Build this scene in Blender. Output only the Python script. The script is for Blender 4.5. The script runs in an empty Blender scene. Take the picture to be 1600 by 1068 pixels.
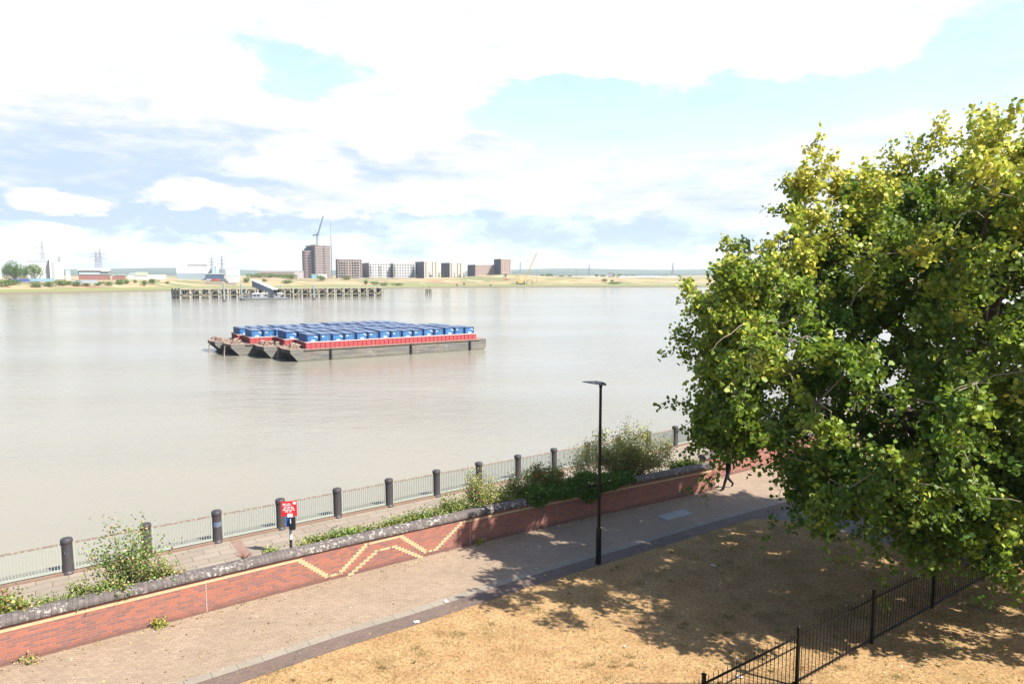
import bpy, math, random
import numpy as np
from mathutils import Vector, Matrix
R = math.radians
rnd = random.Random(11)
rng = np.random.default_rng(5)
S = bpy.context.scene
COL = S.collection

# ------------------------------------------------------------------ camera
F, H0, CZ = 1067.0, 428.0, 9.6                 # focal length in photo pixels, horizon row, eye height over the path
PIT = math.atan((534 - H0) / F)
cam = bpy.data.objects.new('camera', bpy.data.cameras.new('camera'))
COL.objects.link(cam); S.camera = cam
cam.location = (0, 0, CZ); cam.rotation_euler = (math.pi / 2 - PIT, 0, 0)
cam.data.sensor_width = 36; cam.data.lens = 36 * F / 1600
cam.data.clip_start = 0.2; cam.data.clip_end = 20000

# ------------------------------------------------------------------ light
EXPO = 1.75
E2 = 2 ** EXPO
S.view_settings.view_transform = 'Standard'; S.view_settings.look = 'None'
S.view_settings.exposure = EXPO; S.view_settings.gamma = 1
S.cycles.volume_bounces = 0; S.cycles.max_bounces = 8; S.cycles.transparent_max_bounces = 8
SUN_EL = R(47); SUN_DIR = Vector((0.889, -0.457, 0)).normalized() * math.cos(SUN_EL) + Vector((0, 0, math.sin(SUN_EL)))
sl = bpy.data.lights.new('sun', 'SUN'); sl.energy = 5.0; sl.angle = R(0.53); sl.color = (1, .95, .86)
sun = bpy.data.objects.new('sun', sl); COL.objects.link(sun)
sun.rotation_euler = SUN_DIR.to_track_quat('Z', 'Y').to_euler(); sun.location = SUN_DIR * 60

class NT:
    """tiny node-tree writer"""
    def __init__(s, t): s.t = t; s.n = t.nodes; s.l = t.links
    def node(s, typ, **kw):
        n = s.n.new(typ)
        for k, v in kw.items(): setattr(n, k, v)
        return n
    def put(s, sock, v):
        if isinstance(v, bpy.types.NodeSocket): s.l.new(v, sock)
        elif v is not None:
            if sock.type == 'RGBA' and len(v) == 3: v = tuple(v) + (1,)
            sock.default_value = v
    def math(s, op, a, b=None, c=None, clamp=False):
        n = s.node('ShaderNodeMath', operation=op, use_clamp=clamp)
        s.put(n.inputs[0], a)
        if b is not None: s.put(n.inputs[1], b)
        if c is not None: s.put(n.inputs[2], c)
        return n.outputs[0]
    def mix(s, f, a, b, mode='MIX'):
        n = s.node('ShaderNodeMix', data_type='RGBA', blend_type=mode)
        s.put(n.inputs[0], f); s.put(n.inputs[6], a); s.put(n.inputs[7], b)
        return n.outputs[2]
    def noise(s, vec, scale, detail=4, rough=.55, dist=0, out=0):
        n = s.node('ShaderNodeTexNoise'); s.put(n.inputs['Vector'], vec)
        n.inputs['Scale'].default_value = scale; n.inputs['Detail'].default_value = detail
        n.inputs['Roughness'].default_value = rough; n.inputs['Distortion'].default_value = dist
        return n.outputs[out]
    def ramp(s, f, a, b, smooth=True):
        n = s.node('ShaderNodeMapRange', interpolation_type='SMOOTHSTEP' if smooth else 'LINEAR')
        s.put(n.inputs[0], f); n.inputs[1].default_value = a; n.inputs[2].default_value = b
        n.inputs[3].default_value = 0; n.inputs[4].default_value = 1
        return n.outputs[0]
    def mapping(s, vec, scale=(1, 1, 1), rot=(0, 0, 0), loc=(0, 0, 0)):
        n = s.node('ShaderNodeMapping'); s.put(n.inputs[0], vec)
        n.inputs['Scale'].default_value = scale; n.inputs['Rotation'].default_value = rot; n.inputs['Location'].default_value = loc
        return n.outputs[0]

def make_world():
    w = bpy.data.worlds.new('World'); S.world = w; w.use_nodes = True
    t = NT(w.node_tree); w.node_tree.nodes.clear()
    sky = t.node('ShaderNodeTexSky', sky_type='NISHITA'); sky.sun_disc = False
    sky.sun_elevation = SUN_EL; sky.sun_rotation = math.atan2(SUN_DIR.x, SUN_DIR.y)
    sky.air_density = 1.0; sky.dust_density = 1.2; sky.ozone_density = 1.0
    co = t.node('ShaderNodeTexCoord').outputs['Generated']
    sp = t.node('ShaderNodeSeparateXYZ'); t.put(sp.inputs[0], co)
    x, y, z = sp.outputs
    az = t.math('ARCTAN2', x, y)
    el = t.math('ARCSINE', z)
    zz = t.math('ADD', t.math('MAXIMUM', z, 0.0), .07)
    cb = t.node('ShaderNodeCombineXYZ')
    t.put(cb.inputs[0], t.math('DIVIDE', x, zz)); t.put(cb.inputs[1], t.math('DIVIDE', y, zz)); cb.inputs[2].default_value = 3.7
    pl = cb.outputs[0]
    # sideways wobble of the hand-placed cloud banks
    cs = t.node('ShaderNodeCombineXYZ'); t.put(cs.inputs[0], az); t.put(cs.inputs[1], t.math('MULTIPLY', el, 2.2))
    sph = cs.outputs[0]
    wn = t.node('ShaderNodeTexNoise'); t.put(wn.inputs['Vector'], sph); wn.inputs['Scale'].default_value = 6; wn.inputs['Detail'].default_value = 6; wn.inputs['Roughness'].default_value = .62
    ws = t.node('ShaderNodeSeparateColor'); t.put(ws.inputs[0], wn.outputs[1])
    azw = t.math('ADD', az, t.math('MULTIPLY', t.math('SUBTRACT', ws.outputs[0], .5), .26))
    elw = t.math('ADD', el, t.math('MULTIPLY', t.math('SUBTRACT', ws.outputs[1], .5), .12))
    def blob(px, py, rx, ry, amp):
        a0 = math.atan((px - 800) / F); e0 = math.atan((H0 - py) / math.hypot(F, px - 800))
        ra, re = rx / F, ry / F
        da = t.math('DIVIDE', t.math('SUBTRACT', azw, a0), ra); de = t.math('DIVIDE', t.math('SUBTRACT', elw, e0), re)
        d = t.math('ADD', t.math('MULTIPLY', da, da), t.math('MULTIPLY', de, de))
        return t.math('MULTIPLY', t.ramp(d, 1.3, 0.15), amp)
    def total(base, blobs):
        for b in blobs: base = t.math('ADD', base, blob(*b))
        return base
    fine = t.noise(sph, 11, 9, .66, .4)
    broad = t.noise(pl, .55, 7, .6)
    dens = t.math('ADD', t.math('MULTIPLY', fine, 1.0), t.math('MULTIPLY', broad, .55))
    dens = total(dens, [(240, 60, 620, 150, .55), (1000, 40, 520, 110, .5), (260, 230, 330, 110, .35), (650, 215, 130, 70, .35),
                        (480, 265, 110, 50, .4), (1280, 75, 200, 45, .25), (900, 350, 900, 60, .16), (1100, 280, 230, 45, .16),
                        (1430, 240, 200, 60, .15), (250, 385, 700, 40, -.12), (110, 308, 90, 30, .5), (345, 325, 100, 32, .5), (300, 420, 1500, 26, .3),
                        (1000, 185, 330, 55, -.5), (500, 105, 110, 40, -.42), (545, 150, 130, 40, -.4), (820, 175, 140, 45, -.4), (1520, 120, 170, 70, -.30), (1250, 170, 160, 40, -.2), (430, 75, 90, 36, -.4), (590, 95, 120, 26, -.25), (1080, 60, 60, 20, -.3),
                        (150, 165, 60, 25, -.1)])
    mask = t.math('ADD', t.math('MULTIPLY', t.ramp(dens, .57, 1.0), .80), .20)
    # shaded undersides
    sh = t.math('ADD', t.math('MULTIPLY', t.noise(t.mapping(sph, scale=(1, 1.9, 1), loc=(5, 2, 0)), 9, 9, .70), 1.35), -.16)
    sh = total(sh, [(270, 245, 300, 70, .32), (60, 350, 420, 45, .28), (350, 360, 820, 24, .55), (900, 385, 800, 16, .25), (640, 250, 160, 40, .12),
                    (1050, 340, 360, 70, .14), (120, 290, 200, 60, .12), (520, 290, 180, 60, .12), (1150, 300, 200, 50, .08), (200, 90, 500, 120, -.10), (1000, 50, 500, 110, -.14), (110, 308, 75, 24, -.7), (345, 325, 85, 28, -.7), (480, 262, 90, 40, -.5), (660, 205, 100, 45, -.3),
                    (900, 330, 500, 40, -.08)])
    shade = t.ramp(sh, .40, .98)
    white = tuple(1.06 / E2 for _ in range(3)); grey = tuple(v / E2 for v in (.64, .79, 1.0))
    cloud = t.mix(shade, white, grey)
    # unseen sky behind and overhead kept nearly cloudless to cut ambient light
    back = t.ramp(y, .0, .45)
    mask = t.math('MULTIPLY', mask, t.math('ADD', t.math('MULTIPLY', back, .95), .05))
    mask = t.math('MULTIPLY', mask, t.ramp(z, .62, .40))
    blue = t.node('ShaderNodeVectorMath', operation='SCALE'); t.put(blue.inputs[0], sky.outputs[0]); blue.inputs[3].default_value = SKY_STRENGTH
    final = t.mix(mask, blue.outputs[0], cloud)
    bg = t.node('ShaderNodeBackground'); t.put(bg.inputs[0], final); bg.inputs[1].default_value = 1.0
    out = t.node('ShaderNodeOutputWorld'); t.l.new(bg.outputs[0], out.inputs[0])
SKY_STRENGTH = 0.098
KA = .57      # real-world reflectances sit well below what the over-exposed photograph shows
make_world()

# ------------------------------------------------------------------ placing by survey: pixel of the photo -> point of the ground
def ray(px, py):
    a = (px - 800) / F; b = -(py - 534) / F; c, s = math.cos(PIT), math.sin(PIT)
    return Vector((a, c + b * s, -s + b * c))
def at(px, py, z=0.0):
    d = ray(px, py); return Vector((0, 0, CZ)) + d * ((z - CZ) / d.z)
def atY(px, py, Y):
    d = ray(px, py); return Vector((0, 0, CZ)) + d * (Y / d.y)

# ------------------------------------------------------------------ materials
MATS = {}
def mat(name, col, rough=.7, metal=0, var=.0, vscale=3, col2=None, c2at=(.5, .62), bump=0, bscale=30, spec=.5, detail=5):
    if name in MATS: return MATS[name]
    col = tuple(v * KA for v in col); col2 = tuple(v * KA for v in col2) if col2 is not None else None
    m = bpy.data.materials.new(name); m.use_nodes = True; t = NT(m.node_tree)
    p = m.node_tree.nodes['Principled BSDF']; MATS[name] = m
    p.inputs['Roughness'].default_value = rough; p.inputs['Metallic'].default_value = metal
    p.inputs['Specular IOR Level'].default_value = spec
    co = t.node('ShaderNodeTexCoord').outputs['Object']; c = tuple(col)
    if col2 is not None:
        c = t.mix(t.ramp(t.noise(co, vscale, detail, .6), *c2at), c, col2)
    if var:
        v = t.noise(co, vscale * 2.3, detail, .65)
        g = t.math('ADD', t.math('MULTIPLY', t.math('SUBTRACT', v, .5), var * 2), 1.0)
        cc = t.node('ShaderNodeCombineColor'); [t.put(cc.inputs[i], g) for i in range(3)]
        c = t.mix(1.0, c, cc.outputs[0], 'MULTIPLY')
    t.put(p.inputs['Base Color'], c)
    if bump:
        b = t.node('ShaderNodeBump'); b.inputs['Strength'].default_value = bump; b.inputs['Distance'].default_value = .02
        t.put(b.inputs['Height'], t.noise(co, bscale, 5, .6)); t.put(p.inputs['Normal'], b.outputs[0])
    return m

def brick_mat(name, c1, c2, mortar, w, h, ms=.01, vec='UV', rot=0, bias=-.2, bump=.3, dirt=None, offset=.5, var=.25, c3=None, rough=.85):
    kk = lambda c: tuple(v * KA for v in c) if c is not None else None
    c1, c2, mortar, c3 = kk(c1), kk(c2), kk(mortar), kk(c3); dirt = kk(dirt) if dirt else None
    m = bpy.data.materials.new(name); m.use_nodes = True; t = NT(m.node_tree); p = m.node_tree.nodes['Principled BSDF']; MATS[name] = m
    tc = t.node('ShaderNodeTexCoord'); co = tc.outputs[vec]
    if rot: co = t.mapping(co, rot=(0, 0, rot))
    b = t.node('ShaderNodeTexBrick'); t.put(b.inputs['Vector'], co); b.offset = offset
    b.inputs['Scale'].default_value = 1; b.inputs['Brick Width'].default_value = w; b.inputs['Row Height'].default_value = h
    b.inputs['Mortar Size'].default_value = ms; b.inputs['Mortar Smooth'].default_value = .2; b.inputs['Bias'].default_value = bias
    t.put(b.inputs['Color1'], c1); t.put(b.inputs['Color2'], c2); t.put(b.inputs['Mortar'], mortar)
    ob = tc.outputs['Object']
    c = b.outputs['Color']
    if c3 is not None: c = t.mix(t.ramp(t.noise(ob, 1.1, 5, .6), .52, .68), c, t.mix(.5, c, c3))
    v = t.noise(ob, 9, 6, .7)
    g = t.math('ADD', t.math('MULTIPLY', t.math('SUBTRACT', v, .5), var * 2), 1.0)
    v2 = t.noise(ob, .6, 4, .6); g = t.math('MULTIPLY', g, t.math('ADD', t.math('MULTIPLY', t.math('SUBTRACT', v2, .5), var * 1.6), 1.0))
    cc = t.node('ShaderNodeCombineColor'); [t.put(cc.inputs[i], g) for i in range(3)]
    c = t.mix(1.0, c, cc.outputs[0], 'MULTIPLY')
    if dirt:
        sp = t.node('ShaderNodeSeparateXYZ'); t.put(sp.inputs[0], ob)
        zz = t.math('ADD', sp.outputs[2], t.math('MULTIPLY', t.math('SUBTRACT', t.noise(ob, 2.5, 5, .6), .5), .25))
        c = t.mix(t.math('MULTIPLY', t.ramp(zz, .22, .02), .75), c, dirt)
    t.put(p.inputs['Base Color'], c); p.inputs['Roughness'].default_value = rough
    bu = t.node('ShaderNodeBump'); bu.inputs['Strength'].default_value = bump; bu.inputs['Distance'].default_value = .01
    t.put(bu.inputs['Height'], t.math('ADD', t.math('MULTIPLY', b.outputs['Fac'], -1), t.math('MULTIPLY', v, .6))); t.put(p.inputs['Normal'], bu.outputs[0])
    return m

def leaf_mat(name, trans=.38, rough=.55):
    m = bpy.data.materials.new(name); m.use_nodes = True; t = NT(m.node_tree); MATS[name] = m
    p = m.node_tree.nodes['Principled BSDF']; out = m.node_tree.nodes['Material Output']
    a = t.node('ShaderNodeAttribute'); a.attribute_name = 'Col'
    t.put(p.inputs['Base Color'], a.outputs['Color']); p.inputs['Roughness'].default_value = rough; p.inputs['Specular IOR Level'].default_value = .35
    tr = t.node('ShaderNodeBsdfTranslucent'); t.put(tr.inputs[0], t.mix(.45, a.outputs['Color'], (.22, .30, .02)))
    ms = t.node('ShaderNodeMixShader'); ms.inputs[0].default_value = trans
    t.l.new(p.outputs[0], ms.inputs[1]); t.l.new(tr.outputs[0], ms.inputs[2]); t.l.new(ms.outputs[0], out.inputs[0])
    return m

# ------------------------------------------------------------------ mesh helpers
class MB:
    def __init__(s): s.v = []; s.f = []; s.uv = None
    def add(s, vs, fs):
        o = len(s.v); s.v += [tuple(v) for v in vs]; s.f += [tuple(i + o for i in f) for f in fs]; return s
    def box(s, c, d, rz=0, M=None):
        x, y, z = d[0] / 2, d[1] / 2, d[2] / 2
        vs = [Vector((a, b, e)) for a in (-x, x) for b in (-y, y) for e in (-z, z)]
        Rm = M if M is not None else Matrix.Rotation(rz, 3, 'Z')
        vs = [Rm @ v + Vector(c) for v in vs]
        return s.add(vs, [(0, 1, 3, 2), (4, 6, 7, 5), (0, 4, 5, 1), (2, 3, 7, 6), (0, 2, 6, 4), (1, 5, 7, 3)])
    def bar(s, a, b, w, h=None):
        a, b = Vector(a), Vector(b); d = b - a; L = d.length
        if L < 1e-6: return s
        return s.box((a + b) / 2, (w, h or w, L), M=d.to_track_quat('Z', 'Y').to_matrix())
    def tube(s, pts, rs, n=8, cap=True):
        pts = [Vector(p) for p in pts]
        if not hasattr(rs, '__len__'): rs = [rs] * len(pts)
        vs = []; fs = []
        for i, p in enumerate(pts):
            d = (pts[min(i + 1, len(pts) - 1)] - pts[max(i - 1, 0)])
            q = d.to_track_quat('Z', 'Y').to_matrix() if d.length > 1e-9 else Matrix.Identity(3)
            for k in range(n):
                a = 2 * math.pi * k / n; vs.append(q @ Vector((math.cos(a) * rs[i], math.sin(a) * rs[i], 0)) + p)
        for i in range(len(pts) - 1):
            for k in range(n):
                k2 = (k + 1) % n; fs.append((i * n + k, i * n + k2, (i + 1) * n + k2, (i + 1) * n + k))
        if cap: fs.append(tuple(range(n))[::-1]); fs.append(tuple((len(pts) - 1) * n + k for k in range(n)))
        return s.add(vs, fs)
    def lathe(s, prof, c=(0, 0, 0), n=16):
        c = Vector(c); vs = []; fs = []
        for r, z in prof:
            for k in range(n):
                a = 2 * math.pi * k / n; vs.append(c + Vector((r * math.cos(a), r * math.sin(a), z)))
        for i in range(len(prof) - 1):
            for k in range(n):
                k2 = (k + 1) % n; fs.append((i * n + k, i * n + k2, (i + 1) * n + k2, (i + 1) * n + k))
        fs.append(tuple(range(n))[::-1]); fs.append(tuple((len(prof) - 1) * n + k for k in range(n)))
        return s.add(vs, fs)
    def prism(s, poly, z0, z1):
        n = len(poly); vs = [(p[0], p[1], z0) for p in poly] + [(p[0], p[1], z1) for p in poly]
        return s.add(vs, [tuple(range(n))[::-1], tuple(range(n, 2 * n))] + [(i, (i + 1) % n, (i + 1) % n + n, i + n) for i in range(n)])
    def build(s, name, m, parent=None, smooth=False, loc=None):
        me = bpy.data.meshes.new(name); me.from_pydata(s.v, [], s.f); me.update()
        if s.uv is not None:
            ul = me.uv_layers.new(name='UVMap')
            for li, l in enumerate(me.loops): ul.data[li].uv = s.uv[l.vertex_index]
        if m is not None: me.materials.append(m)
        if smooth:
            me.polygons.foreach_set('use_smooth', [True] * len(me.polygons))
            try: me.set_sharp_from_angle(angle=R(40))
            except Exception: pass
        o = bpy.data.objects.new(name, me); COL.objects.link(o)
        if parent is not None: o.parent = parent
        if loc is not None: o.location = loc
        return o

def tag(o, label=None, cat=None, group=None, kind=None):
    if label: o['label'] = label
    if cat: o['category'] = cat
    if group: o['group'] = group
    if kind: o['kind'] = kind
    return o
def thing(name, loc, label, cat, group=None, rz=0):
    o = bpy.data.objects.new(name, None); COL.objects.link(o); o.location = loc; o.rotation_euler = (0, 0, rz); o.empty_display_size = .3
    return tag(o, label, cat, group)
def copy_tree(o, parent=None):
    c = o.copy(); COL.objects.link(c); c.parent = parent
    for ch in list(o.children): copy_tree(ch, c)
    return c
ORD = ['first', 'second', 'third', 'fourth', 'fifth', 'sixth', 'seventh', 'eighth', 'ninth', 'tenth', 'eleventh', 'twelfth', 'thirteenth',
       'fourteenth', 'fifteenth', 'sixteenth', 'seventeenth', 'eighteenth', 'nineteenth', 'twentieth', 'twenty-first', 'twenty-second', 'twenty-third',
       'twenty-fourth', 'twenty-fifth', 'twenty-sixth', 'twenty-seventh', 'twenty-eighth', 'twenty-ninth', 'thirtieth']

def leaf_mesh(name, P, size, cols, m, parent, up=.35, aspect=.85):
    """many small leaf-shaped faces; P (n,3), size (n,), cols (n,3)"""
    n = len(P); u = rng.normal(size=(n, 3)); u[:, 2] *= .8; u /= np.linalg.norm(u, axis=1)[:, None]
    w = rng.normal(size=(n, 3)); w[:, 2] += up; w = np.cross(u, w); w /= np.linalg.norm(w, axis=1)[:, None]
    nn = np.cross(u, w)
    s = size[:, None]
    V = np.empty((n, 5, 3))
    V[:, 0] = P - u * s * .5; V[:, 1] = P + w * s * .5 * aspect - u * s * .12 + nn * s * .1
    V[:, 2] = P + w * s * .3 * aspect + u * s * .3 + nn * s * .02
    V[:, 3] = P + u * s * .3 - w * s * .3 * aspect; V[:, 4] = P - w * s * .5 * aspect - u * s * .12 + nn * s * .1
    me = bpy.data.meshes.new(name)
    me.vertices.add(n * 5); me.vertices.foreach_set('co', V.astype(np.float32).ravel())
    me.loops.add(n * 5); me.loops.foreach_set('vertex_index', np.arange(n * 5, dtype=np.int32))
    me.polygons.add(n); me.polygons.foreach_set('loop_start', np.arange(0, n * 5, 5, dtype=np.int32))
    try: me.polygons.foreach_set('loop_total', np.full(n, 5, dtype=np.int32))
    except Exception: pass
    me.update(calc_edges=True)
    a = me.color_attributes.new('Col', 'FLOAT_COLOR', 'POINT')
    c = np.ones((n, 5, 4), np.float32); c[:, :, :3] = cols[:, None, :]; a.data.foreach_set('color', c.ravel())
    me.materials.append(m); o = bpy.data.objects.new(name, me); COL.objects.link(o)
    if parent is not None: o.parent = parent
    return o
def palette(n, cols, wts, jit=.22):
    cols = np.array(cols) * .66; i = rng.choice(len(cols), n, p=np.array(wts) / sum(wts))
    return np.clip(cols[i] * (1 + rng.normal(0, jit, (n, 1))) * (1 + rng.normal(0, .07, (n, 3))), .003, .9)
LEAF = leaf_mat('leaf'); TWIG = mat('twig', (.26, .21, .14), .85, var=.3, vscale=4); BARK = mat('bark', (.16, .12, .085), .9, var=.4, vscale=3, bump=.6, bscale=14)

def sheet(name, poly, z, m, label=None, cat=None, kind='structure', n=0):
    mb = MB(); mb.add([(p[0], p[1], z) for p in poly], [tuple(range(len(poly)))]); o = mb.build(name, m)
    return tag(o, label, cat, kind=kind)
def strip(name, A, B, z, m, **k):
    """ribbon between two polylines of equal length"""
    mb = MB(); n = len(A)
    mb.add([(p[0], p[1], z) for p in A] + [(p[0], p[1], z) for p in B], [(i, i + 1, n + i + 1, n + i) for i in range(n - 1)])
    return tag(mb.build(name, m), kind='structure')
def offs(poly, d):
    out = []
    for i, p in enumerate(poly):
        a = poly[max(i - 1, 0)]; b = poly[min(i + 1, len(poly) - 1)]; t = (Vector(b) - Vector(a)).to_2d().normalized()
        out.append(Vector((p[0] - t.y * d, p[1] + t.x * d)))
    return out
def smooth_line(P, k=6):
    P = [Vector((p[0], p[1])) for p in P]; out = []
    for i in range(len(P) - 1):
        p0 = P[i - 1] if i else P[0] * 2 - P[1]; p1 = P[i]; p2 = P[i + 1]; p3 = P[i + 2] if i + 2 < len(P) else P[-1] * 2 - P[-2]
        for j in range(k):
            t = j / k; out.append(.5 * ((2 * p1) + (p2 - p0) * t + (2 * p0 - 5 * p1 + 4 * p2 - p3) * t * t + (3 * p1 - p0 - 3 * p2 + p3) * t ** 3))
    out.append(P[-1]); return out

# ================================================================== GROUND NEAR
WZ = -4.9; PZ = -0.3
FD = Vector((.8223, .5691)); FN = Vector((-.5691, .8223)); FP0 = Vector((-14.76, 21.86))        # railing line along the river
def fl(s, o=0.0): q = FP0 + FD * s + FN * o; return q
WL = smooth_line([(-24.5, 7.3), (-16.6, 12.95), (-12.57, 15.89), (-8.75, 18.6), (-5.66, 20.73), (-.93, 23.85), (3.32, 26.41), (9.05, 29.76)], 8)
GA = FN.angle_signed(Vector((0, 1)))

m_concrete = mat('embankment concrete', (.30, .28, .24), .9, var=.3, vscale=.8, bump=.5, bscale=6)
mb = MB(); p = [fl(-120, .35), fl(160, .35), fl(160, .75), fl(-120, .75)]
mb.prism(p, WZ - 3, PZ + .05); tag(mb.build('river_wall', m_concrete), 'grey concrete river wall below the pale green railing', 'wall')

m_earth = mat('dry earth', (.30, .20, .10), .95, var=.3, vscale=.6)
sheet('ground', [fl(-120, .34), fl(-120, -140), fl(160, -140), fl(160, .34)], PZ - .02, m_earth)
m_slab = brick_mat('promenade slabs', (.30, .245, .19), (.245, .20, .155), (.10, .075, .055), .9, .45, .012, 'Object', rot=0, bias=0, offset=.5, var=.22, bump=.25)
o = MB(); o.add([(-100, -4.6, 0), (120, -4.6, 0), (120, .33, 0), (-100, .33, 0)], [(0, 1, 2, 3)])
o = o.build('promenade', m_slab); o.location = (FP0.x, FP0.y, PZ); o.rotation_euler = (0, 0, math.atan2(FD.y, FD.x)); tag(o, kind='structure')
m_band = brick_mat('promenade brick band', (.24, .14, .11), (.29, .18, .13), (.18, .13, .1), .215, .1, .008, 'Object', var=.25)
for k, s in enumerate((5.05, 32.0)):
    o = MB(); o.add([(s, -4.6, .004), (s + .36, -4.6, .004), (s + .36, .32, .004), (s, .32, .004)], [(0, 1, 2, 3)])
    o = o.build('paving_band', m_band); o.location = (FP0.x, FP0.y, PZ); o.rotation_euler = (0, 0, math.atan2(FD.y, FD.x)); tag(o, kind='structure')
# stone edge on which the railing stands
o = MB(); o.box((10, .05, .02), (220, .34, .1)); o = o.build('promenade_kerb', mat('kerb stone dark', (.22, .14, .10), .9, var=.3, vscale=2, bump=.3)); o.location = (FP0.x, FP0.y, PZ); o.rotation_euler = (0, 0, math.atan2(FD.y, FD.x)); tag(o, kind='structure')

# raised bed behind the brick wall
bedA = offs(WL, .12); bedB = offs(WL, 1.45)
mb = MB(); n = len(bedA)
mb.add([(p.x, p.y, .78) for p in bedA] + [(p.x, p.y, .7) for p in bedB] + [(p.x, p.y, PZ - .05) for p in bedB], [(i, i + 1, n + i + 1, n + i) for i in range(n - 1)] + [(n + i, n + i + 1, 2 * n + i + 1, 2 * n + i) for i in range(n - 1)])
tag(mb.build('soil', m_earth), kind='structure')

# kerb line (upper edge of the pale kerb), dark brick border, lawn
KP = [(300, 1060), (400, 1028), (500, 995), (580, 970.5), (640, 953), (780, 908), (860, 884), (995, 845), (1089, 817), (1184, 791)]
KL = [at(*p).to_2d() for p in KP]; KL = [KL[0] - (KL[1] - KL[0]).normalized() * q for q in (16, 12, 8, 4, 1.6)] + KL
e = (KL[-1] - KL[-2]).normalized(); KL += [KL[-1] + e * q for q in (2, 4, 8, 14, 22, 32)]
KL = smooth_line(KL, 5)
k0 = KL; k1 = offs(KL, -.26); k2 = offs(KL, -.82)
m_paver = brick_mat('path block paving', (.335, .245, .168), (.272, .196, .134), (.205, .145, .10), .2, .1, .007, 'Object', rot=R(-10), bias=0, var=.3, c3=(.30, .225, .14), bump=.35)
m_kerb = brick_mat('pale kerb stone', (.29, .245, .19), (.255, .215, .165), (.17, .135, .10), .6, 3.0, .012, 'Object', rot=-R(35), bias=0, var=.3)
m_border = brick_mat('dark brick border', (.135, .088, .070), (.175, .115, .088), (.10, .075, .058), .2, .1, .008, 'Object', rot=-R(35), bias=0, var=.35)
WE = [Vector((9.05, 29.76)), Vector((8.6, 31.1)), Vector((30, 45.5)), Vector((48, 56))]        # wall steps back past the corner
wl_in = offs(WL, .08)
poly = [tuple(p) for p in wl_in] + [(8.5, 31.2), (30, 45.6), (48, 56.2)] + [tuple(p) for p in reversed(k0)]
sheet('path', poly, 0.0, m_paver)
strip('kerb', offs(KL, .03), k1, .009, m_kerb)
strip('brick_border', offs(KL, -.25), offs(KL, -.85), .005, m_border)

def grass_mat():
    m = bpy.data.materials.new('parched grass'); m.use_nodes = True; t = NT(m.node_tree); p = m.node_tree.nodes['Principled BSDF']
    co = t.node('ShaderNodeTexCoord').outputs['Object']
    c = t.mix(t.ramp(t.noise(co, 1.3, 6, .65), .38, .68), (.375, .245, .120), (.29, .172, .080))
    c = t.mix(t.ramp(t.noise(co, 11, 6, .75), .42, .68), c, (.165, .10, .048))
    c = t.mix(t.math('MULTIPLY', t.ramp(t.noise(t.mapping(co, loc=(7, 3, 0)), .45, 5, .6), .52, .7), .5), c, (.105, .085, .035))
    sp = t.node('ShaderNodeSeparateXYZ'); t.put(sp.inputs[0], co)
    # bare trodden earth beside the railings
    t.put(p.inputs['Base Color'], t.mix(1.0, c, (.81, .81, .81), 'MULTIPLY')); p.inputs['Roughness'].default_value = .95; p.inputs['Specular IOR Level'].default_value = .1
    b = t.node('ShaderNodeBump'); b.inputs['Strength'].default_value = .9; b.inputs['Distance'].default_value = .03
    t.put(b.inputs['Height'], t.noise(co, 22, 6, .75)); t.put(p.inputs['Normal'], b.outputs[0])
    return m
m_grass = grass_mat()
lawn = [tuple(p) for p in k2 if p.x < at(1160, 806).x]
edge = [at(*q).to_2d() for q in [(1168, 810), (1205, 811), (1245, 814), (1290, 822), (1335, 835), (1400, 852), (1500, 868), (1600, 874)]]
edge = smooth_line(edge, 4); edge += [edge[-1] + Vector((14, 8)), edge[-1] + Vector((40, 10))]
lawn_poly = lawn + [tuple(p) for p in edge] + [(60, -30), (-40, -30)]
sheet('lawn', lawn_poly, .0, m_grass)
m_asph = mat('asphalt', (.15, .135, .12), .9, var=.25, vscale=1.2, bump=.4, bscale=60)
pa = [tuple(p) for p in edge]; pb = [tuple(p) for p in offs(edge, 3.6)]
sheet('asphalt_path', [tuple(k2[-1])] + [tuple(p) for p in reversed(k2) if p.x > at(1166, 806).x] + pa + [(62, 58)], -.006, m_asph)

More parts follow.
